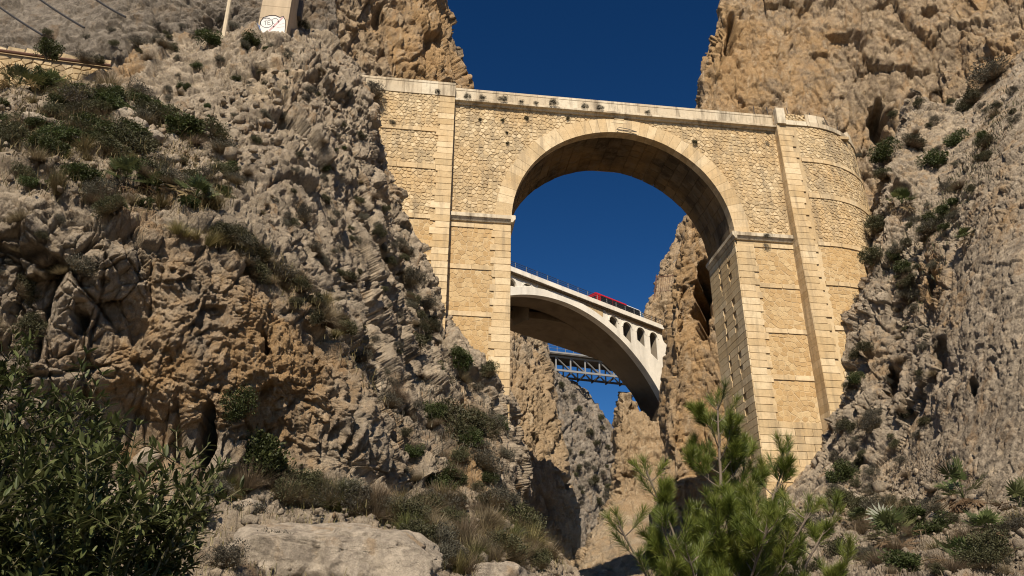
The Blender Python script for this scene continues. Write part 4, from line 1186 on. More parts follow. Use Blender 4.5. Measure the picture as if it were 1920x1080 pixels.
# ------------------------------------------------------------------ vegetation
def rv(r): 
    v = r.normal(size=3); return v/np.linalg.norm(v)
def leaf_cloud(seed, n, size, asp, clumps=16, flat=.75, up=.35, fill=.14):
    """unit crown (radius 1, height ~1.3) of small folded leaves gathered in clumps"""
    r = np.random.default_rng(seed)
    cl = []
    while len(cl) < clumps:
        p = r.uniform(-1, 1, 3)
        if np.linalg.norm(p) < 1 and np.linalg.norm(p) > .35 and p[2] > -.55: cl.append(p*np.array([.85, .85, .85*flat])*r.uniform(.6, 1.15))
    cl = np.array(cl); cr = r.uniform(.14, .46, clumps)
    k = r.integers(0, clumps, n)
    off = r.normal(size=(n, 3)); off /= np.linalg.norm(off, axis=1, keepdims=True)
    rad_ = r.uniform(.15, 1, n)**.5
    P = cl[k]+off*(cr[k]*rad_)[:, None]
    m = r.random(n) < fill
    P[m] = r.uniform(-.75, .75, (m.sum(), 3))*np.array([1, 1, flat])
    P[:, 2] += .62*flat
    D = off+np.array([0, 0, up])+r.normal(size=(n, 3))*.5
    D /= np.linalg.norm(D, axis=1, keepdims=True)
    S = np.cross(D, r.normal(size=(n, 3))); S /= np.linalg.norm(S, axis=1, keepdims=True)
    L = size*r.uniform(.6, 1.35, n)[:, None]; Wd = L*asp
    V = np.stack([P, P+D*L*.5+S*Wd*.5, P+D*L, P+D*L*.5-S*Wd*.5], 1).reshape(-1, 3)
    F = np.arange(n*4).reshape(n, 4)
    t = np.repeat(np.clip(r.normal(.45, .22, n)+(k % 5-2)*.06, 0, 1), 4)
    return V, F, t
def stems_mb(seed, n=9, h=.9, rr=.03):
    r = random.Random(seed); m = MB()
    for i in range(n):
        a = r.uniform(0, 6.28); sp = r.uniform(.2, .75)
        e = Vector((math.cos(a)*sp, math.sin(a)*sp, r.uniform(.4, 1)*h))
        m.tint = r.random()
        m.tube([Vector((0, 0, -.25)), e*.5+Vector((r.uniform(-.1, .1), r.uniform(-.1, .1), .05)), e], rr, 4, rr*.3, cap=False)
    return m
def spiky(seed, n, length, wid, spread, segs=2, droop=.3, zup=.6):
    """thin blades or twigs from a tussock"""
    r = np.random.default_rng(seed)
    a = r.uniform(0, 2*np.pi, n); t = r.uniform(0, 1, n)**.7*spread
    D = np.stack([np.cos(a)*np.sin(t), np.sin(a)*np.sin(t), np.cos(t)*zup+.15], 1)
    B = np.stack([np.cos(a), np.sin(a), np.zeros(n)], 1)*(r.uniform(0, .25, n)*spread)[:, None]; B[:, 2] = -.08
    L = length*r.uniform(.5, 1.15, n)[:, None]
    S = np.stack([-np.sin(a), np.cos(a), r.normal(size=n)*.3], 1)
    V = []; k = segs+1
    for i in range(k):
        u = i/segs
        c = B+D*L*u+np.array([0, 0, -1])*(droop*L*u*u)+r.normal(size=(n, 3))*.03*u
        w_ = wid*(1-u*.9)
        V += [c-S*w_, c+S*w_]
    V = np.stack(V, 1).reshape(-1, 3)
    F = []
    base = np.arange(n)*2*k
    for i in range(segs):
        F.append(np.stack([base+2*i, base+2*i+1, base+2*i+3, base+2*i+2], 1))
    tt = np.repeat(r.random(n), 2*k)
    return V, np.concatenate(F), tt
def fan_palm(seed, nf=16, dead=6):
    """dwarf fan palm, unit radius: list of (V,F,t) for live and for dead fronds"""
    r = np.random.default_rng(seed)
    def fan(az, el, reach, R, nl=13, dr=.15):
        d = np.array([math.cos(az)*math.cos(el), math.sin(az)*math.cos(el), math.sin(el)])
        s_ = np.array([-math.sin(az), math.cos(az), 0]); u = np.cross(s_, d)
        c = d*reach
        V = [np.array([0, 0, 0])-s_*.012, np.array([0, 0, 0])+s_*.012, c+s_*.01, c-s_*.01]; F = [(0, 1, 2, 3)]
        for i in range(nl):
            th = (i/(nl-1)-.5)*rad(215)+r.normal()*.05
            e = d*math.cos(th)+s_*math.sin(th)
            e = e-u*abs(math.sin(th))*.12+np.array([0, 0, -dr*r.uniform(.3, 1.2)])
            n_ = np.cross(e, u); n_ /= np.linalg.norm(n_)
            L = R*r.uniform(.8, 1.1)*(1-.12*abs(th)); b = len(V)
            V += [c, c+e*L*.55+n_*.028, c+e*L, c+e*L*.55-n_*.028]; F.append((b, b+1, b+2, b+3))
        return V, F
    out = []
    for cnt, live in ((nf, True), (dead, False)):
        V, F, t = [], [], []
        for i in range(cnt):
            az = r.uniform(0, 6.283); el = rad(r.uniform(10, 85) if live else r.uniform(-45, 5))
            v, f = fan(az, el, r.uniform(.35, .62), r.uniform(.34, .5), dr=.12 if live else .35)
            F += [tuple(q+len(V) for q in x) for x in f]; V += v; t += [r.random()]*len(v)
        out.append((np.array(V), np.array(F), np.array(t)))
    return out

def vm(name, vft, mat): return mesh_np(name, vft[0], vft[1], M[mat], {'tint': vft[2]})
MESH = {}
for i in range(4):
    MESH['bush', i] = vm('foliage', leaf_cloud(10+i, 3800, .125, .5, 20), 'leaf_green')
    MESH['olive', i] = vm('foliage', leaf_cloud(20+i, 3600, .11, .42, 18, .75), 'leaf_olive')
    MESH['grey', i] = vm('foliage', leaf_cloud(30+i, 3200, .105, .32, 16, .7, .6), 'leaf_grey')
    MESH['dry', i] = vm('foliage', spiky(40+i, 800, 1.15, .009, 1.3, 3, .12, .85), 'leaf_dry')
    MESH['tuft', i] = vm('blades', spiky(50+i, 300, 1.25, .011, .85, 4, .38, 1.1), 'grass')
    MESH['gtuft', i] = vm('blades', spiky(60+i, 300, 1.2, .011, .9, 4, .4, 1.1), 'grass_green')
    MESH['stems', i] = stems_mb(70+i).mesh('stems', M['twig'], fixn=False)
    a, b = fan_palm(80+i, 22, 8); MESH['palm', i] = vm('fronds', a, 'leaf_palm'); MESH['palmdead', i] = vm('dead_fronds', b, 'palm_dead')
    a, b = fan_palm(90+i, 12, 26); MESH['palm2', i] = vm('fronds', a, 'leaf_palm'); MESH['palm2dead', i] = vm('dead_fronds', b, 'palm_dead')
NAMES = {'bush': ('green_shrub', 'shrub'), 'olive': ('olive_shrub', 'shrub'), 'grey': ('grey_shrub', 'shrub'), 'dry': ('dry_shrub', 'shrub'),
         'tuft': ('grass_tuft', 'grass'), 'gtuft': ('grass_tuft', 'grass'), 'palm': ('fan_palm', 'palm'), 'palm2': ('fan_palm', 'palm')}
vr = random.Random(3)
def plant(kind, px, py, rpx, label, group=None, squash=1.0, parts=None, where=None, sink=.3, tilt=.45):
    if where is None:
        g = ground(px, py)
        if g is None: return None
        P, N, z, ident = g
    else:
        P, N = where; z = project(P)[2]
    R = rpx*z/FPX
    i = vr.randrange(4)
    nm, cat = NAMES[kind]
    if 'palm' in kind: R *= 1.3; sink = .05
    P = np.array(P)-np.array([0, 0, 1])*R*sink+np.array(N)*R*.3*(where is None)
    up = Vector((N[0]*tilt, N[1]*tilt, max(.35, 1-tilt+N[2]*tilt))).normalized()
    q = up.to_track_quat('Z', 'Y') @ Quaternion((0, 0, 1), vr.uniform(0, 6.28))
    sc = (R*vr.uniform(.9, 1.1), R*vr.uniform(.9, 1.1), R*squash*vr.uniform(.9, 1.15))
    small = rpx < 17 and kind not in ('palm', 'palm2')
    if small or kind in ('tuft', 'gtuft', 'dry'):
        o = link(nm, MESH[kind, i], None, None, label, cat, group)
    else:
        o = link(nm, None, None, None, label, cat, group); o.empty_display_size = .1
        link('fronds' if 'palm' in kind else 'foliage', MESH[kind, i], o)
        if 'palm' in kind: link('dead_fronds', MESH[kind+'dead', i], o)
        else:
            link('stems', MESH['stems', i], o)
            if kind != 'bush': t_ = link('bare_twigs', MESH['dry', i], o); t_.scale = (.95, .95, .8)
    o.location = P; o.rotation_mode = 'QUATERNION'; o.rotation_quaternion = q; o.scale = sc
    return o

KEY = [
 ('bush', 90, 100, 27, 'round dark green bush growing out of the road wall', 1.0),
 ('grey', 160, 112, 20, 'grey leafless bush on the road wall right of the round green bush', .8),
 ('olive', 186, 116, 15, 'small brownish bush at the right end of the road wall', .9),
 ('palm', 28, 165, 42, 'dark fan palm below the road wall at the picture edge', .9),
 ('bush', 75, 165, 38, 'dark bush among the fan palms below the road wall', .8),
 ('palm', 112, 172, 36, 'fan palm below the round green bush of the road wall', .9),
 ('palm', 180, 190, 28, 'fan palm with spiky leaves right of the road wall foot', .9),
 ('olive', 215, 190, 26, 'olive green bush beside the fan palm right of the road wall', .8),
 ('bush', 265, 195, 30, 'low green bush on the slope above the round grey boulder', .6),
 ('bush', 300, 207, 18, 'small green bush right above the dry grass of the upper slope', .7),
 ('bush', 345, 255, 40, 'broad dark bush in the middle of the left slope', .8),
 ('olive', 385, 250, 36, 'spreading olive bush right of the broad dark bush', .7),
 ('grey', 415, 285, 32, 'grey withered bush below the spreading olive bush', .7),
 ('bush', 432, 325, 22, 'yellow green bush in a hollow of the grey rock', .9),
 ('olive', 225, 275, 55, 'large olive shrub above the fan palms on the ledge', .8),
 ('palm', 235, 335, 50, 'large fan palm on the ledge above the brown overhang', .8),
 ('palm', 285, 370, 42, 'fan palm hanging over the brown overhang', .8),
 ('palm', 362, 365, 48, 'fan palm at the right end of the palm group on the ledge', .8),
 ('palm', 405, 375, 30, 'small fan palm next to the grey rock ridge on the ledge', .8),
 ('grey', 190, 360, 34, 'grey scrub under the large fan palm on the ledge', .8),
 ('tuft', 112, 360, 36, 'pale plume grass standing between the grey boulders', 1.4),
 ('olive', 20, 260, 40, 'olive scrub at the left picture edge on the slope', .7),
 ('dry', 60, 235, 38, 'brown dry scrub left of the pale boulder', .8),
 ('olive', 140, 250, 34, 'olive scrub in the dry grass of the upper slope', .7),
 ('olive', 30, 330, 34, 'olive bush on the grey boulder at the picture edge', .7),
 ('bush', 398, 82, 26, 'dark green bush left of the graffitied pylon near the post', .8),
 ('bush', 468, 82, 23, 'dark green bush at the left foot of the graffitied pylon', .9),
 ('olive', 565, 52, 14, 'dark bush behind the right side of the graffitied pylon', 1.0),
 ('grey', 262, 82, 22, 'grey agave like scrub on the rocks left of the post', .7),
 ('grey', 305, 86, 18, 'grey scrub on the pale rocks below the post', .8),
 ('tuft', 385, 455, 34, 'straw coloured tussock on the brow of the brown overhang', 1.0),
 ('olive', 440, 440, 34, 'olive scrub on the brow of the brown overhang', .7),
 ('tuft', 480, 475, 34, 'tall dry tussock on the ridge right of the overhang', 1.0),
 ('dry', 520, 500, 38, 'brown dry shrub on the ridge right of the overhang', .9),
 ('olive', 560, 545, 32, 'olive shrub hanging on the ridge of the overhang', .8),
 ('dry', 605, 580, 34, 'brown withered shrub lower on the ridge of the overhang', .9),
 ('grey', 568, 412, 18, 'narrow dark shrub in a crack of the grey rib', 1.6),
 ('grey', 582, 470, 22, 'round grey shrub on the grey rib', .8),
 ('olive', 650, 522, 20, 'round olive shrub on the bare grey slope', .8),
 ('olive', 765, 650, 32, 'olive brown shrub on the slope left of the stone pier', .8),
 ('grey', 770, 520, 26, 'grey shrub on the rock edge before the stone abutment', .9),
 ('grey', 800, 570, 24, 'grey shrub lower on the rock edge before the stone abutment', .9),
 ('grey', 752, 470, 22, 'grey shrub higher on the rock edge before the stone abutment', .9),
 ('bush', 868, 690, 34, 'dark green shrub at the foot of the left stone pier', .9),
 ('olive', 918, 700, 26, 'rounded olive shrub touching the left stone pier', .9),
 ('bush', 848, 665, 24, 'small green shrub at the shadow joint of the left pier', .9),
 ('olive', 862, 815, 52, 'large grey green shrub in the hollow below the left pier', .9),
 ('olive', 832, 785, 34, 'grey green shrub above the large shrub of the hollow', .9),
 ('grey', 890, 860, 38, 'grey shrub under the large shrub of the hollow', .8),
 ('bush', 826, 905, 26, 'bright green bush on the rocks below the hollow', 1.1),
 ('bush', 465, 850, 58, 'large green shrub at the foot of the brown overhang', 1.0),
 ('bush', 448, 775, 38, 'upper part of green shrub climbing the brown overhang', 1.1),
 ('olive', 30, 530, 36, 'olive shrub on the shaded rock at the left picture edge', .8),
 ('olive', 95, 520, 34, 'olive shrub hanging below the grey boulders', .8),
 ('grey', 150, 500, 28, 'grey scrub in a crack left of the brown overhang', .9),
 ('olive', 55, 610, 30, 'olive shrub above the oleander at the picture edge', .8),
 ('gtuft', 765, 1010, 46, 'tall yellow green tussock right of the big pale boulder', 1.3),
 ('gtuft', 535, 930, 30, 'yellow green grass behind the big pale boulder', 1.2),
 ('tuft', 700, 960, 30, 'straw tussock at the right shoulder of the big pale boulder', 1.0),
 ('bush', 650, 940, 20, 'small green herb behind the big pale boulder', .8),
 ('grey', 465, 985, 46, 'silvery grey scrub in front of the big pale boulder', .9),
 ('grey', 520, 1040, 46, 'silvery grey scrub low before the big pale boulder', .9),
 ('grey', 430, 1060, 44, 'silvery grey scrub between the oleander and the boulder', .9),
 ('dry', 860, 1010, 55, 'tangled dry scrub at the bottom right of the boulder', .9),
 ('grey', 600, 1075, 40, 'silvery grey scrub at the lower edge under the big pale boulder', .7),
 ('olive', 745, 1050, 38, 'olive scrub against the right side of the big pale boulder', .8),
 ('dry', 700, 1070, 36, 'brown dry scrub low on the right side of the big pale boulder', .8),
 ('grey', 380, 960, 40, 'grey scrub behind the low oleander', .9),
 ('dry', 360, 915, 36, 'brown dry scrub at the cave foot of the brown overhang', .9),
 ('grey', 410, 925, 34, 'grey scrub left of the yellow green grass', .8),
 ('olive', 600, 925, 32, 'olive scrub behind the flat top of the boulder', .8),
 ('olive', 940, 1040, 46, 'olive scrub at the gorge mouth', .8),
 ('dry', 985, 1050, 44, 'brown dry scrub beside the shaded gorge wall', .8),
 ('bush', 990, 985, 14, 'small green shrub at the foot of the stone pier corner', .9),
 ('olive', 800, 960, 34, 'olive scrub above the yellow green tussock', .8),
 ('dry', 900, 960, 36, 'brown dry scrub below the stone pier corner', .9),
 ('bush', 1668, 285, 32, 'dark green bush in the niche beside the curved wing wall', .8),
 ('olive', 1700, 268, 24, 'olive bush right of the dark bush in the niche', .7),
 ('grey', 1870, 140, 42, 'grey brown bush in the gully below the cliff top', .8),
 ('olive', 1835, 185, 30, 'olive bush lower in the gully on the right', .7),
 ('bush', 1745, 308, 30, 'dark green bush on the pale broken rock', .9),
 ('bush', 1795, 265, 24, 'green bush in the gully right of the pale broken rock', .8),
 ('palm', 1688, 388, 30, 'brown green fan palm above the curved wall edge', 1.0),
 ('grey', 1745, 430, 30, 'grey shrub on the steep grey wall on the right', .8),
 ('olive', 1645, 430, 26, 'dark shrub hanging at the edge of the curved wall', 1.0),
 ('olive', 1640, 480, 24, 'dark shrub lower at the edge of the curved wall', 1.0),
 ('grey', 1690, 470, 24, 'grey shrub in the middle of the right gully', .8),
 ('palm', 1818, 445, 22, 'small fan palm alone on the smooth grey wall', .8),
 ('olive', 1655, 335, 20, 'olive shrub at the right end of the upper string course', .8),
 ('bush', 1600, 712, 18, 'green shrub right of the pilaster foot', .9),
 ('bush', 1585, 895, 32, 'dark shrub on the rocks below the right pilaster', .9),
 ('palm', 1692, 825, 30, 'fan palm on the ledge of the smooth grey wall', .9),
 ('grey', 1640, 790, 26, 'grey shrub between the pilaster foot and the ledge palm', .8),
 ('grey', 1560, 925, 26, 'grey shrub below the dark shrub at the right pilaster', .8),
 ('palm2', 1815, 950, 56, 'tall fan palm with hanging dead fronds before the grey wall', 1.25),
 ('palm2', 1900, 975, 52, 'dry brown fan palm at the right picture edge', 1.1),
 ('palm', 1695, 1010, 58, 'broad fan palm beside the pine tree', .9),
 ('palm2', 1655, 1020, 36, 'ragged fan palm right behind the pine tree', 1.0),
 ('palm', 1770, 1055, 58, 'broad fan palm at the bottom right below the tall palm', .8),
 ('palm', 1860, 1010, 44, 'fan palm between the tall palm and the picture edge', .9),
 ('bush', 1680, 1065, 44, 'dark green shrub under the broad fan palm', .8),
 ('palm', 1620, 985, 34, 'small fan palm right of the pine top', .9),
 ('bush', 1830, 1060, 40, 'dark green shrub left of the bottom right corner', .8),
 ('olive', 1865, 1050, 56, 'grey green shrub in the bottom right corner', .8),
 ('bush', 1760, 995, 34, 'green shrub between the broad fan palms', .8),
 ('bush', 1705, 975, 38, 'dark green shrub above the broad fan palm', .7),
 ('olive', 1630, 1060, 40, 'olive shrub between the pine tree and the broad palm', .7),
]
ONWALL = {(90, 100): 40.9, (160, 112): 42.1, (186, 116): 42.6}
for kind, x, y, r, lab, sq in KEY:
    wh = (np.array(at(x, y, ONWALL[x, y])), np.array([.1, -.5, .8])) if (x, y) in ONWALL else None
    plant(kind, x, y, r, lab, None, sq, where=wh)

# smaller growth scattered over the slopes: one group for each place and kind
import itertools
def inside(poly, x, y):
    c = False
    for (x1, y1), (x2, y2) in zip(poly, poly[1:]+poly[:1]):
        if (y1 > y) != (y2 > y) and x < (x2-x1)*(y-y1)/(y2-y1)+x1: c = not c
    return c
ZONES = [
 ([(-20, 190), (210, 165), (330, 210), (460, 330), (430, 400), (250, 400), (-20, 330)], 120, (18, 38), ('olive', 'grey', 'dry', 'tuft', 'bush', 'bush', 'olive'), 'upper left slope below the road wall', .75),
 ([(220, 80), (480, 70), (560, 90), (690, 200), (700, 330), (560, 330), (420, 240), (300, 180)], 60, (6, 14), ('grey', 'olive', 'grey', 'bush', 'dry'), 'grey rocks around the pylon', .8),
 ([(430, 300), (700, 340), (830, 640), (700, 720), (560, 520)], 62, (6, 15), ('grey', 'olive', 'grey', 'dry'), 'bare grey slope left of the bridge', .8),
 ([(690, 330), (760, 470), (840, 640), (800, 640), (700, 450)], 16, (10, 20), ('grey', 'olive'), 'rock edge along the stone abutment', .9),
 ([(330, 430), (480, 450), (640, 590), (700, 700), (620, 620), (460, 500)], 34, (16, 30), ('tuft', 'dry', 'olive', 'tuft', 'grey'), 'ridge of the brown overhang', .8),
 ([(-20, 380), (200, 430), (170, 640), (-20, 640)], 18, (12, 26), ('olive', 'grey', 'dry'), 'shaded rocks left of the brown overhang', .8),
 ([(700, 720), (850, 680), (940, 760), (950, 950), (780, 930)], 46, (14, 30), ('olive', 'grey', 'dry', 'bush'), 'rocky hollow below the left pier', .8),
 ([(300, 890), (560, 900), (700, 930), (960, 950), (1060, 1060), (820, 1080), (700, 960), (480, 940)], 120, (22, 48), ('dry', 'tuft', 'olive', 'grey', 'gtuft', 'dry'), 'dry undergrowth behind the big boulder', .9),
 ([(1650, 480), (1740, 380), (1900, 150), (1920, 200), (1800, 400), (1720, 600)], 46, (8, 20), ('grey', 'olive', 'dry', 'olive', 'bush'), 'gully on the right cliff', .8),
 ([(1560, 860), (1600, 640), (1700, 480), (1760, 700), (1700, 960), (1580, 990)], 52, (8, 18), ('grey', 'olive', 'dry', 'grey'), 'steep rocks right of the right pilaster', .8),
 ([(1440, 1000), (1600, 930), (1920, 970), (1920, 1080), (1440, 1080)], 52, (18, 40), ('grey', 'dry', 'olive', 'tuft'), 'stony ground below the right cliff', .8),
 ([(1660, 200), (1880, 100), (1850, 230), (1700, 320)], 16, (8, 15), ('grey', 'olive', 'dry'), 'pale broken rock on the right', .8),
 ([(1050, 720), (1140, 790), (1150, 940), (1090, 980)], 36, (4, 10), ('olive', 'grey'), 'far grey cliff in the gorge', .9),
 ([(0, 60), (250, 50), (420, 20), (460, 60), (240, 95)], 14, (8, 16), ('grey', 'olive'), 'hillside above the road wall', .8),
]
WORD = {'bush': 'small green shrub', 'olive': 'small olive shrub', 'grey': 'small grey scrub bush', 'dry': 'brown dry twiggy shrub', 'tuft': 'straw coloured grass tuft', 'gtuft': 'yellow green grass tuft'}
LM = [(x, y, lab) for _, x, y, _, lab, _ in KEY]+[(510, 50, 'graffitied concrete pylon'), (424, 40, 'slender concrete post'), (605, 1000, 'big pale slab boulder'), (890, 560, 'left stone pier'), (780, 300, 'left bridge abutment'),
      (1480, 640, 'right stone pier'), (1580, 420, 'curved wing wall'), (1825, 724, 'dark round hole in the grey wall'), (1090, 880, 'far grey cliff in the gorge'), (130, 120, 'stone road wall'), (400, 640, 'middle of the brown overhang'), (1350, 900, 'pine tree')]
LM = [(x, y, 'the '+(l if len(l.split()) <= 9 else ' '.join(l.split()[:9]))) for x, y, l in LM]
for q, (x, y, l) in enumerate(LM):                      # no label may end in a joining word
    ws = l.split()
    while ws[-1] in ('the', 'of', 'a', 'in', 'on', 'at', 'by', 'and', 'with', 'right', 'left', 'below', 'above', 'beside', 'before', 'under', 'between', 'behind', 'to', 'its', 'out', 'growing', 'hanging', 'standing', 'among', 'next', 'from', 'near', 'touching', 'brown', 'grey', 'stone', 'pale', 'dark', 'fan', 'large', 'smooth', 'bare'): ws.pop()
    LM[q] = (x, y, ' '.join(ws))
USED = {}
SIZE = ['', 'smaller ', 'third ', 'fourth ', 'fifth ', 'sixth ', 'seventh ', 'eighth ']
def where_label(word, x, y):
    near = sorted(LM, key=lambda t: math.hypot(t[0]-x, (t[1]-y)*1.1))[:5]
    best = None
    for lx, ly, l in near:
        dx, dy = x-lx, y-ly
        d = ('right of' if dx > 0 else 'left of') if abs(dx) > abs(dy) else ('below' if dy > 0 else 'above')
        far = math.hypot(dx, dy)
        pre = 'just ' if far < 32 else ('close ' if far < 60 and d in ('right of', 'left of') else '')
        if pre == 'close ': pre = ''
        t = '%s %s%s %s' % (word, pre, d, l)
        if len(t.split()) > 16: continue
        if t not in USED: USED[t] = 1; return t
        if best is None or USED[t] < USED[best]: best = t
    return None
for poly, n, (r0, r1), kinds, place, sq in ZONES:
    xs = [p[0] for p in poly]; ys = [p[1] for p in poly]; k = 0; tries = 0
    while k < n and tries < 4000:
        tries += 1
        x, y = vr.uniform(min(xs), max(xs)), vr.uniform(min(ys), max(ys))
        if not inside(poly, x, y): continue
        kd = vr.choice(kinds)
        lab = where_label(WORD[kd], x, y)
        if lab is None: continue
        pl = WORD[kd].replace('bush', 'bushes') if WORD[kd].endswith('bush') else WORD[kd]+'s'
        if plant(kd, x, y, vr.uniform(r0, r1)*(1.15 if kd in ('tuft', 'gtuft', 'dry') else 1), lab, '%s on the %s' % (pl, place), sq): k += 1

# tufts on the masonry
CT = [(875, 181, 9), (905, 184, 8), (945, 180, 11), (977, 189, 6), (1005, 191, 6), (1037, 196, 11), (1095, 202, 9), (1123, 203, 9), (1213, 214, 7)]
ordn = ['first', 'second', 'third', 'fourth', 'fifth', 'sixth', 'seventh', 'eighth', 'ninth']
for k, (x, y, r) in enumerate(CT):
    P = np.array(at(x, y, 49.6)); P[2] = 39.12
    plant('grey', x, y, r, '%s tuft from the left on the cornice ledge of the stone bridge' % ordn[k], 'tufts on the cornice ledge', 1.0, where=(P, np.array([0, -1, .3])), sink=.0)
WT = [(900, 226, 5), (942, 227, 5), (987, 224, 6), (1065, 224, 5), (950, 250, 4), (952, 270, 4), (1302, 270, 7)]
for k, (x, y, r) in enumerate(WT):
    P = np.array(at(x, y, 49.95))
    plant('olive', x, y, r, ['tiny plant in the masonry near the left joint, highest', 'tiny plant in the masonry second from the left joint', 'tiny plant in the masonry third from the left joint', 'tiny plant in the masonry just left of the keystone', 'tiny plant in the masonry midway between joint and arch ring', 'tiny plant in the masonry lowest left of the arch ring', 'dark tuft in the masonry above the right half of the arch ring'][k], 'tiny plants in the masonry above the arch', 1.0, where=(P, np.array([0, -1, .2])), sink=.1)
for (x, y, r, l) in ((1440, 252, 6, 'small dark tuft in the masonry corner left of the right pilaster'), (1540, 298, 7, 'dark tuft in the middle of the curved wing wall'), (1610, 294, 7, 'dark tuft near the right end of the curved wing wall'),
                     (1540, 236, 10, 'grey tuft on the coping of the curved wing wall'), (820, 174, 7, 'grey tuft on the left abutment parapet'), (735, 233, 8, 'dark tuft under the string course of the left abutment'), (1437, 446, 9, 'tuft on the right impost moulding')):
    P = np.array(at(x, y, 49.45 if x < 1500 else 50.0))
    plant('grey', x, y, r, l, None, 1.0, where=(P, np.array([0, -1, .3])), sink=.1)
P = np.array(at(700, 178, 48.9)); plant('grey', 700, 178, 24, 'grey bush at the left end of the bridge parapet', None, 1.0, where=(P, np.array([0, -1, 1.])))

# ------------------------------------------------------------------ boulders
def boulder(name, label, c, rx, ry, rz, seed, mat='boulder', rot=0, n=5, flatten=None, rough=.12, kind=None):
    bm = bmesh.new(); bmesh.ops.create_icosphere(bm, subdivisions=n, radius=1)
    V = np.array([v.co for v in bm.verts]); F = np.array([[v.index for v in f.verts] for f in bm.faces]); bm.free()
    r = np.random.default_rng(seed)
    for k in range(14):                                  # chop with planes: a split block
        d = rv(r); h = r.uniform(.62, .9)
        e = V @ d-h; V = np.where((e > 0)[:, None], V-d*e[:, None]*.92, V)
    if flatten:
        for d, h in flatten:
            d = np.array(d, float); d /= np.linalg.norm(d); e = V @ d-h; V = np.where((e > 0)[:, None], V-d*e[:, None]*.97, V)
    V = V*np.array([rx, ry, rz])
    s_ = max(rx, rz)
    Nn = V/np.linalg.norm(V, axis=1, keepdims=True)
    d = rough*(.5*facets((V/(.55*s_)).astype(np.float32), seed, .05)+.5*fbm((V/(.5*s_)).astype(np.float32), 5, seed, .6)+.15*facets((V/(.12*s_)).astype(np.float32), seed+3, .1))*s_
    V = V+Nn*d[:, None]
    me = mesh_np(name, V, F, M[mat], {'ochre': np.zeros(len(V)), 'pale': np.zeros(len(V))})
    o = link(name, me, None, kind, label, 'boulder'); o.location = c; o.rotation_euler = (0, 0, rot)
    return o
b = at(612, 1005, 11.6)
boulder('boulder', 'big pale slab boulder with a flat top at the bottom of the picture', (b[0], b[1]+.9, b[2]-.45), 2.05, 1.6, 1.25, 5, flatten=[((0.02, -.3, 1), .5), ((.75, -.25, .75), .72), ((-.7, -.4, .7), .75), ((0.1, -1, .2), .7)], rough=.09, n=6)
for x, y, Y, r, lab in ((275, 860, 13, .30, 'grey boulder between the oleander and the brown overhang'), (235, 222, 27.5, .85, 'rounded grey boulder lying in the dry grass of the slope'), (255, 236, 26.5, .6, 'pale rock under the rounded grey boulder'),
                        (60, 225, 26.5, .5, 'small pale boulder left on the upper slope'), (135, 275, 24, .6, 'grey boulder above the pale plume grass'), (288, 258, 26, .5, 'pale jagged rock left of the broad dark bush'), (320, 262, 26, .45, 'pale jagged rock below the broad dark bush'),
                        (455, 950, 13, .2, 'small pale stone on the left end of the slab boulder'), (475, 945, 13.2, .16, 'smallest pale stone beside the slab boulder'), 
                        (640, 1080, 10, .5, 'pale rock at the lower edge before the slab boulder'), (930, 1085, 15, .7, 'pale flat rock at the lower edge right of the dry scrub'), (1540, 985, 36, .7, 'grey rock right of the pine crown'), (1600, 940, 38, .8, 'grey rock above the pine crown edge')):
    g = ground(x, y)
    p = g[0]; k = p[1]/Y
    boulder('boulder', lab, (p[0], p[1], p[2]-r*k*.15), r*k*1.1, r*k*.9, r*k*.75, int(x*7+y), n=4, rot=x)

# grass growing over the slope: too many blades to count
def grass_field(name, poly, n, L0, L1, mat, seed, label):
    r = np.random.default_rng(seed); xs = [p[0] for p in poly]; ys = [p[1] for p in poly]
    pts = []
    t = 0
    while len(pts) < n and t < n*6:
        t += 1
        x, y = r.uniform(min(xs), max(xs)), r.uniform(min(ys), max(ys))
        if not inside(poly, x, y): continue
        i = int((x-ZX0)/ZS); j = int((y-ZY0)/ZS)
        if ZD[j, i] < 1e8 and ZN[j, i][2] > .15: pts.append(ZP[j, i]+r.normal(size=3)*np.array([.12, .25, .02])*(ZD[j, i]/20))
    P = np.array(pts); m = len(P)
    if m == 0: return
    a = r.uniform(0, 6.28, m); D = np.stack([np.cos(a)*.55, np.sin(a)*.55, np.ones(m)], 1); S = np.stack([-np.sin(a), np.cos(a), np.zeros(m)], 1)
    dist = (P @ FW)[:, None]
    L = r.uniform(L0, L1, m)[:, None]*np.clip(dist/18, .6, 2); w_ = .00042*dist
    V = np.stack([P-S*w_-[0, 0, .05], P+S*w_-[0, 0, .05], P+D*L*.55+S*w_*.8, P+D*L*.55-S*w_*.8, P+D*L*[1.25, 1.25, .85]], 1).reshape(-1, 3)
    b = np.arange(m)*5
    F = np.concatenate([np.stack([b, b+1, b+2, b+3], 1), np.stack([b+3, b+2, b+4, b+4], 1)])
    me = bpy.data.meshes.new(name)
    F3 = np.concatenate([np.stack([b, b+1, b+2], 1), np.stack([b, b+2, b+3], 1), np.stack([b+3, b+2, b+4], 1)])
    link(name, mesh_np(name, V, F3, M[mat], {'tint': np.repeat(r.random(m), 5)}), None, 'stuff', label)
grass_field('dry_grass', [(-60, 170), (200, 170), (330, 210), (460, 340), (420, 400), (250, 410), (-60, 340)], 3600, .10, .30, 'grass', 1, 'dry grass on the upper left slope')
grass_field('dry_grass', [(330, 430), (480, 450), (640, 590), (720, 760), (660, 700), (460, 500)], 1600, .10, .28, 'grass', 2, 'dry grass on the ridge of the brown overhang')
grass_field('dry_grass', [(300, 890), (560, 890), (700, 920), (960, 940), (1070, 1070), (820, 1140), (300, 1140)], 2600, .08, .26, 'grass', 3, 'dry grass behind the big pale boulder')
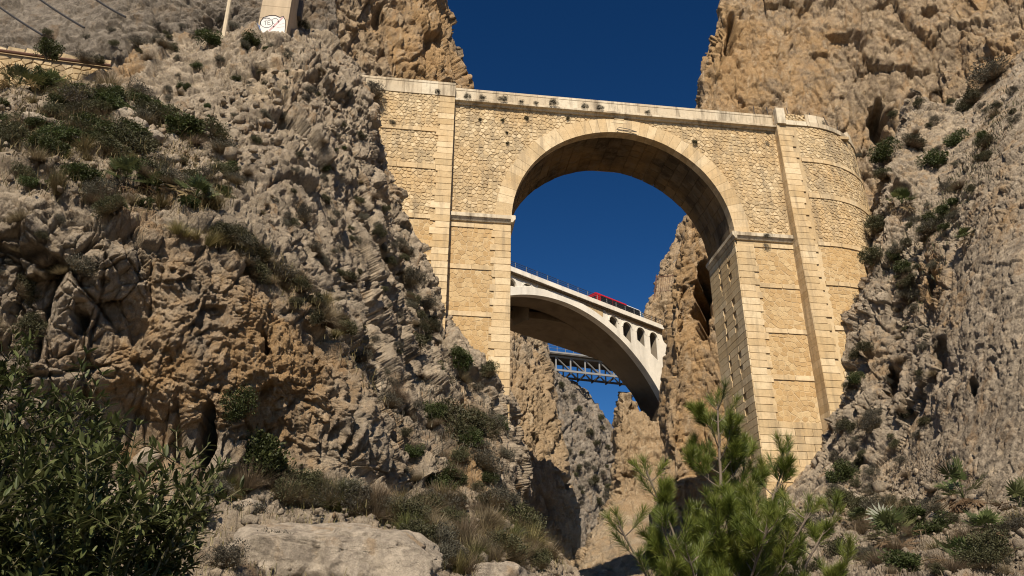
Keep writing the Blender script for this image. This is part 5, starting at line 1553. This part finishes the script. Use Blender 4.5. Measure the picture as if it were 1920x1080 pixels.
grass_field('ground_cover', [(700, 720), (850, 680), (950, 760), (960, 960), (780, 930)], 1500, .06, .18, 'leaf_grey', 4, 'low grey growth in the hollow below the left pier')
grass_field('ground_cover', [(1440, 1000), (1600, 900), (1700, 800), (1920, 960), (1920, 1120), (1440, 1120)], 2200, .06, .2, 'leaf_dry', 5, 'dry growth on the stony ground below the right cliff')
grass_field('ground_cover', [(1640, 480), (1740, 380), (1900, 140), (1930, 200), (1800, 420), (1720, 620)], 1500, .08, .22, 'leaf_olive', 6, 'low olive growth in the right gully')

# loose stones too many to count
def scree(name, poly, n, r0, r1, mat, seed, label):
    r = np.random.default_rng(seed); xs = [p[0] for p in poly]; ys = [p[1] for p in poly]
    bm = bmesh.new(); bmesh.ops.create_icosphere(bm, subdivisions=1, radius=1); bm.verts.index_update()
    V0 = np.array([v.co for v in bm.verts]); F0 = np.array([[v.index for v in f.verts] for f in bm.faces]); bm.free()
    V, F = [], []; k = 0
    for _ in range(n*5):
        if k >= n: break
        x, y = r.uniform(min(xs), max(xs)), r.uniform(min(ys), max(ys))
        if not inside(poly, x, y): continue
        i = int((x-ZX0)/ZS); j = int((y-ZY0)/ZS)
        if ZD[j, i] > 1e8 or ZN[j, i][2] < .2: continue
        d = ZD[j, i]
        R = r.uniform(r0, r1)**1.0*(.4+r.random()**4*1.6)*d/15
        v = V0.copy()
        for q in range(5):
            dd = rv(r); e = v @ dd-r.uniform(.35, .8); v = np.where((e > 0)[:, None], v-dd*e[:, None], v)
        v = v*r.uniform(.6, 1.2, 3)*R+ZP[j, i]+r.normal(size=3)*[.1, .2, 0]+np.array([0, 0, R*.1])
        F.append(F0+len(V0)*k); V.append(v); k += 1
    V = np.concatenate(V); F = np.concatenate(F)
    link(name, mesh_np(name, V, F, M[mat], {'ochre': np.zeros(len(V)), 'pale': np.full(len(V), .15)}), None, 'stuff', label)
scree('scree', [(280, 870), (560, 890), (700, 930), (960, 940), (1080, 1080), (820, 1140), (280, 1140)], 1500, .03, .09, 'rock_left', 21, 'loose grey stones around the big pale boulder')
scree('scree', [(1400, 1020), (1560, 900), (1700, 880), (1920, 960), (1920, 1140), (1400, 1140)], 1300, .03, .1, 'rock_right', 22, 'loose stones below the right cliff')
scree('scree', [(-40, 180), (210, 165), (330, 210), (560, 120), (690, 220), (480, 330), (250, 400), (-40, 340)], 1200, .03, .1, 'rock_left', 23, 'loose grey stones on the upper left slope')

# ------------------------------------------------------------------ oleander in the left foreground
def oleander(seed, base, stems, height, spread, nleaf, label, nobj, lean=(0, 0)):
    r = np.random.default_rng(seed)
    root = thing('oleander_bush', label, 'oleander', base)
    LV, LF, LT = [], [], []
    smb = MB(); leafm = MESH['oleander_leaf']
    tips = []
    for i in range(stems):
        a = r.uniform(0, 6.283); R = spread*r.uniform(.1, 1)**.6
        h = height*r.uniform(.55, 1)*(1-.35*(R/spread)**2)
        tip = np.array([math.cos(a)*R+lean[0], math.sin(a)*R*.8+lean[1], h])
        p0 = np.array([math.cos(a)*.25, math.sin(a)*.25, -.3])
        mid = p0*.4+tip*.45+np.array([0, 0, h*.12])
        smb.tint = r.random()
        smb.tube([p0, mid, tip], .014, 4, .005, cap=False)
        for u in np.linspace(.35, 1.0, 13):
            c = (1-u)**2*p0+2*u*(1-u)*(mid*1.1)+u*u*tip
            c = p0*(1-u)**2+2*u*(1-u)*mid+u*u*tip
            d = (tip-mid)/np.linalg.norm(tip-mid)
            tips.append((c, d, u))
        # side shoots
        for q in range(9):
            u = r.uniform(.3, .98); c = p0*(1-u)**2+2*u*(1-u)*mid+u*u*tip
            e = c+rv(r)*np.array([1, 1, .5])*.26+np.array([0, 0, .16])
            smb.tube([c, e], .008, 3, .004, cap=False)
            for v in (.35, .6, .8, 1.0): tips.append((c+(e-c)*v, (e-c)/np.linalg.norm(e-c), .9))
    cand = []
    for c, d, u in tips:
        for k in range(4 if u < 1 else 6):
            s_ = np.cross(d, rv(r)); s_ /= np.linalg.norm(s_)
            dirn = d*r.uniform(.35, 1.0)+s_*r.uniform(.6, 1.0); dirn /= np.linalg.norm(dirn)
            cand.append((c, dirn, r.uniform(.07, .155)))
    r.shuffle(cand) if False else None
    idx = r.permutation(len(cand))[:nleaf]
    toward = -np.array(base)/np.linalg.norm(base)
    front = sorted(idx, key=lambda q: -(cand[q][0] @ toward)-(cand[q][0][2])*.3)
    chosen = set(front[i] for i in range(0, min(len(front), nobj*3), 3)); chosen = set(list(chosen)[:nobj])
    for q in idx:
        c, dirn, L = cand[q]
        n_ = np.cross(dirn, np.cross(np.array([0, 0, 1.]), dirn)+rv(r)*.35); n_ /= np.linalg.norm(n_)
        if n_[2] < 0: n_ = -n_
        s_ = np.cross(n_, dirn)
        if q in chosen:
            o = link('leaf', leafm[r.integers(0, 3)], root)
            o.matrix_local = Matrix(((s_[0]*L, dirn[0]*L, n_[0]*L, c[0]), (s_[1]*L, dirn[1]*L, n_[1]*L, c[1]), (s_[2]*L, dirn[2]*L, n_[2]*L, c[2]), (0, 0, 0, 1)))
        else:
            w_ = L*.125; b_ = len(LV)
            cv = -n_*L*.06
            LV += [c, c+dirn*L*.3+s_*w_+n_*w_*.35, c+dirn*L*.3, c+dirn*L*.3-s_*w_+n_*w_*.35, c+dirn*L*.7+s_*w_*.85+n_*w_*.3+cv*.5, c+dirn*L*.7+cv*.5, c+dirn*L*.7-s_*w_*.85+n_*w_*.3+cv*.5, c+dirn*L+cv*1.6]
            LF += [(b_, b_+1, b_+2), (b_, b_+2, b_+3), (b_+1, b_+4, b_+5), (b_+1, b_+5, b_+2), (b_+2, b_+5, b_+6), (b_+2, b_+6, b_+3), (b_+4, b_+7, b_+5), (b_+5, b_+7, b_+6)]
            LT += [float(np.clip(r.normal(.45, .22), 0, 1))]*8
    link('leaves', mesh_np('leaves', np.array(LV), np.array(LF), M['oleander'], {'tint': np.array(LT)}), root, 'stuff')
    smb.build('stems', M['green_stem'], root, fixn=False)
    return root
MESH['oleander_leaf'] = []
for k, mt in enumerate(('oleander', 'oleander', 'oleander')):
    w_ = .11
    V = [(0, 0, 0), (w_, .3, .04), (0, .3, 0), (-w_, .3, .04), (w_*.85, .7, .0), (0, .7, -.03), (-w_*.85, .7, .0), (0, 1, -.1)]
    F = [(0, 1, 2), (0, 2, 3), (1, 4, 5), (1, 5, 2), (2, 5, 6), (2, 6, 3), (4, 7, 5), (5, 7, 6)]
    MESH['oleander_leaf'].append(mesh_np('leaf', V, F, M[mt], {'tint': np.full(8, (.3, .55, .75)[k])}))
def gz(px, py, Y): return tuple(at(px, py, Y))
oleander(1, (-5.3, 8.9, .1), 60, 3.95, 1.5, 21000, 'tall dark oleander bush filling the lower left corner', 110)
oleander(2, (-3.95, 8.4, .1), 50, 2.95, 1.3, 17000, 'oleander bush right of the tallest oleander', 80)
oleander(3, (-2.6, 7.8, .0), 42, 2.1, 1.1, 15000, 'low oleander bush next to the silvery scrub', 60)
oleander(4, (-3.9, 7.2, -.5), 36, 2.2, 1.2, 11000, 'oleander bush nearest the lower picture edge', 50)

# ------------------------------------------------------------------ pine tree in the right foreground
def pine(base, label):
    r = np.random.default_rng(12)
    root = thing('pine_tree', label, 'pine', base)
    B = np.array(base)
    V, F, T = [], [], []
    def needles(c, d, n, L):
        for k in range(n):
            e = d*r.uniform(.5, 1.1)+rv(r)*.62; e /= np.linalg.norm(e)
            s_ = np.cross(e, rv(r)); s_ /= np.linalg.norm(s_)
            l = L*r.uniform(.75, 1.2); w_ = .0012; b_ = len(V)
            V.extend([c-s_*w_, c+s_*w_, c+e*l*.6+s_*w_+d*l*.05, c+e*l*.6-s_*w_+d*l*.05, c+e*l+d*l*.1])
            F.extend([(b_, b_+1, b_+2), (b_, b_+2, b_+3), (b_+3, b_+2, b_+4)])
            T.extend([tcur[0]+r.normal()*.12]*5)
    tcur = [.5]
    def shoot(p, d, L, depth, mb, rr):
        """a branch that curves up, with side shoots and needle tufts at its end"""
        pts = [p]; dd = d.copy()
        ns = 5
        for i in range(ns):
            dd = dd+np.array([0, 0, .17])+rv(r)*.09; dd /= np.linalg.norm(dd)
            pts.append(pts[-1]+dd*L/ns)
        mb.tint = r.random(); mb.tube(pts, rr, 5, rr*.45, cap=False)
        for i in range(1, ns+1):
            u = i/ns
            if depth > 0 and u > .25:
                for q in range(2 if depth == 1 else 2):
                    sd = np.cross(dd, rv(r)); sd /= np.linalg.norm(sd)
                    e = dd*.75+sd*.8; e /= np.linalg.norm(e)
                    shoot(pts[i], e, L*r.uniform(.35, .55)*(1.15-u*.45), depth-1, mb, rr*.5)
        tcur[0] = float(np.clip(r.normal(.5, .18), .1, .9))
        st = .35 if depth == 0 else .6
        k = 12 if depth == 0 else 9
        for i in range(k):
            u = st+(1-st)*i/(k-1); x = u*ns; a = min(int(x), ns-1)
            c = pts[a]+(pts[a+1]-pts[a])*(x-a)
            needles(c, dd, 12, .085)
        needles(pts[-1], dd, 22, .09)
    leaders = [(1345, 757, 6.6), (1212, 885, 6.3), (1480, 845, 6.5), (1570, 950, 6.5), (1160, 985, 6.1), (1400, 845, 6.8), (1240, 985, 6.0), (1520, 960, 6.1), (1345, 960, 6.1), (1600, 1040, 6.5), (1440, 990, 5.9), (1290, 1040, 5.8)]
    trunk_top = at(1350, 930, 6.6)-B
    m = MB(); m.tube([np.zeros(3), trunk_top*.5+[.05, 0, 0], trunk_top], .085, 9, .035); m.build('trunk', M['bark'], root)
    for k, (x, y, Y) in enumerate(leaders):
        tip = at(x, y, Y)-B
        u = max(.45, min(.95, 1-.55*np.linalg.norm((tip-trunk_top)[:2])/1.2))
        p = trunk_top*u
        mb = MB()
        v = tip-p; L = np.linalg.norm(v); d0 = v/L*.95+np.array([v[0], v[1], 0])/L*.35; d0 /= np.linalg.norm(d0)
        # main limb as a curve that ends at the leader tip
        pts = [p, p+d0*L*.35, p+v*.7+np.array([0, 0, -.03]), tip]
        mb.tint = r.random(); mb.tube(pts, .017, 6, .006, cap=False)
        for s in range(7):
            uu = .22+.72*s/6; x_ = uu*3; a = min(int(x_), 2); c = pts[a]+(pts[a+1]-pts[a])*(x_-a)
            for q in range(2):
                e = np.array([math.cos(s*2.4+q*3.1+k), math.sin(s*2.4+q*3.1+k), .55]); e /= np.linalg.norm(e)
                shoot(c, e, (.34-.2*uu)*r.uniform(.7, 1.25)+.05, 1 if uu < .72 and (q == 0 or uu < .4) else 0, mb, .006)
        dtip = (pts[3]-pts[2])/np.linalg.norm(pts[3]-pts[2])
        shoot(tip-dtip*.12, dtip, .2, 0, mb, .009)
        mb.build('branch', M['bark'], root, fixn=False)
    print('pine needles', len(F))
    link('needles', mesh_np('needles', np.array(V), np.array(F), M['pine'], {'tint': np.clip(T, 0, 1)}), root, 'stuff')
pb = at(1352, 1330, 6.5); pine((pb[0], 6.5, -1.9), 'young green pine tree with upswept branches before the right pier')
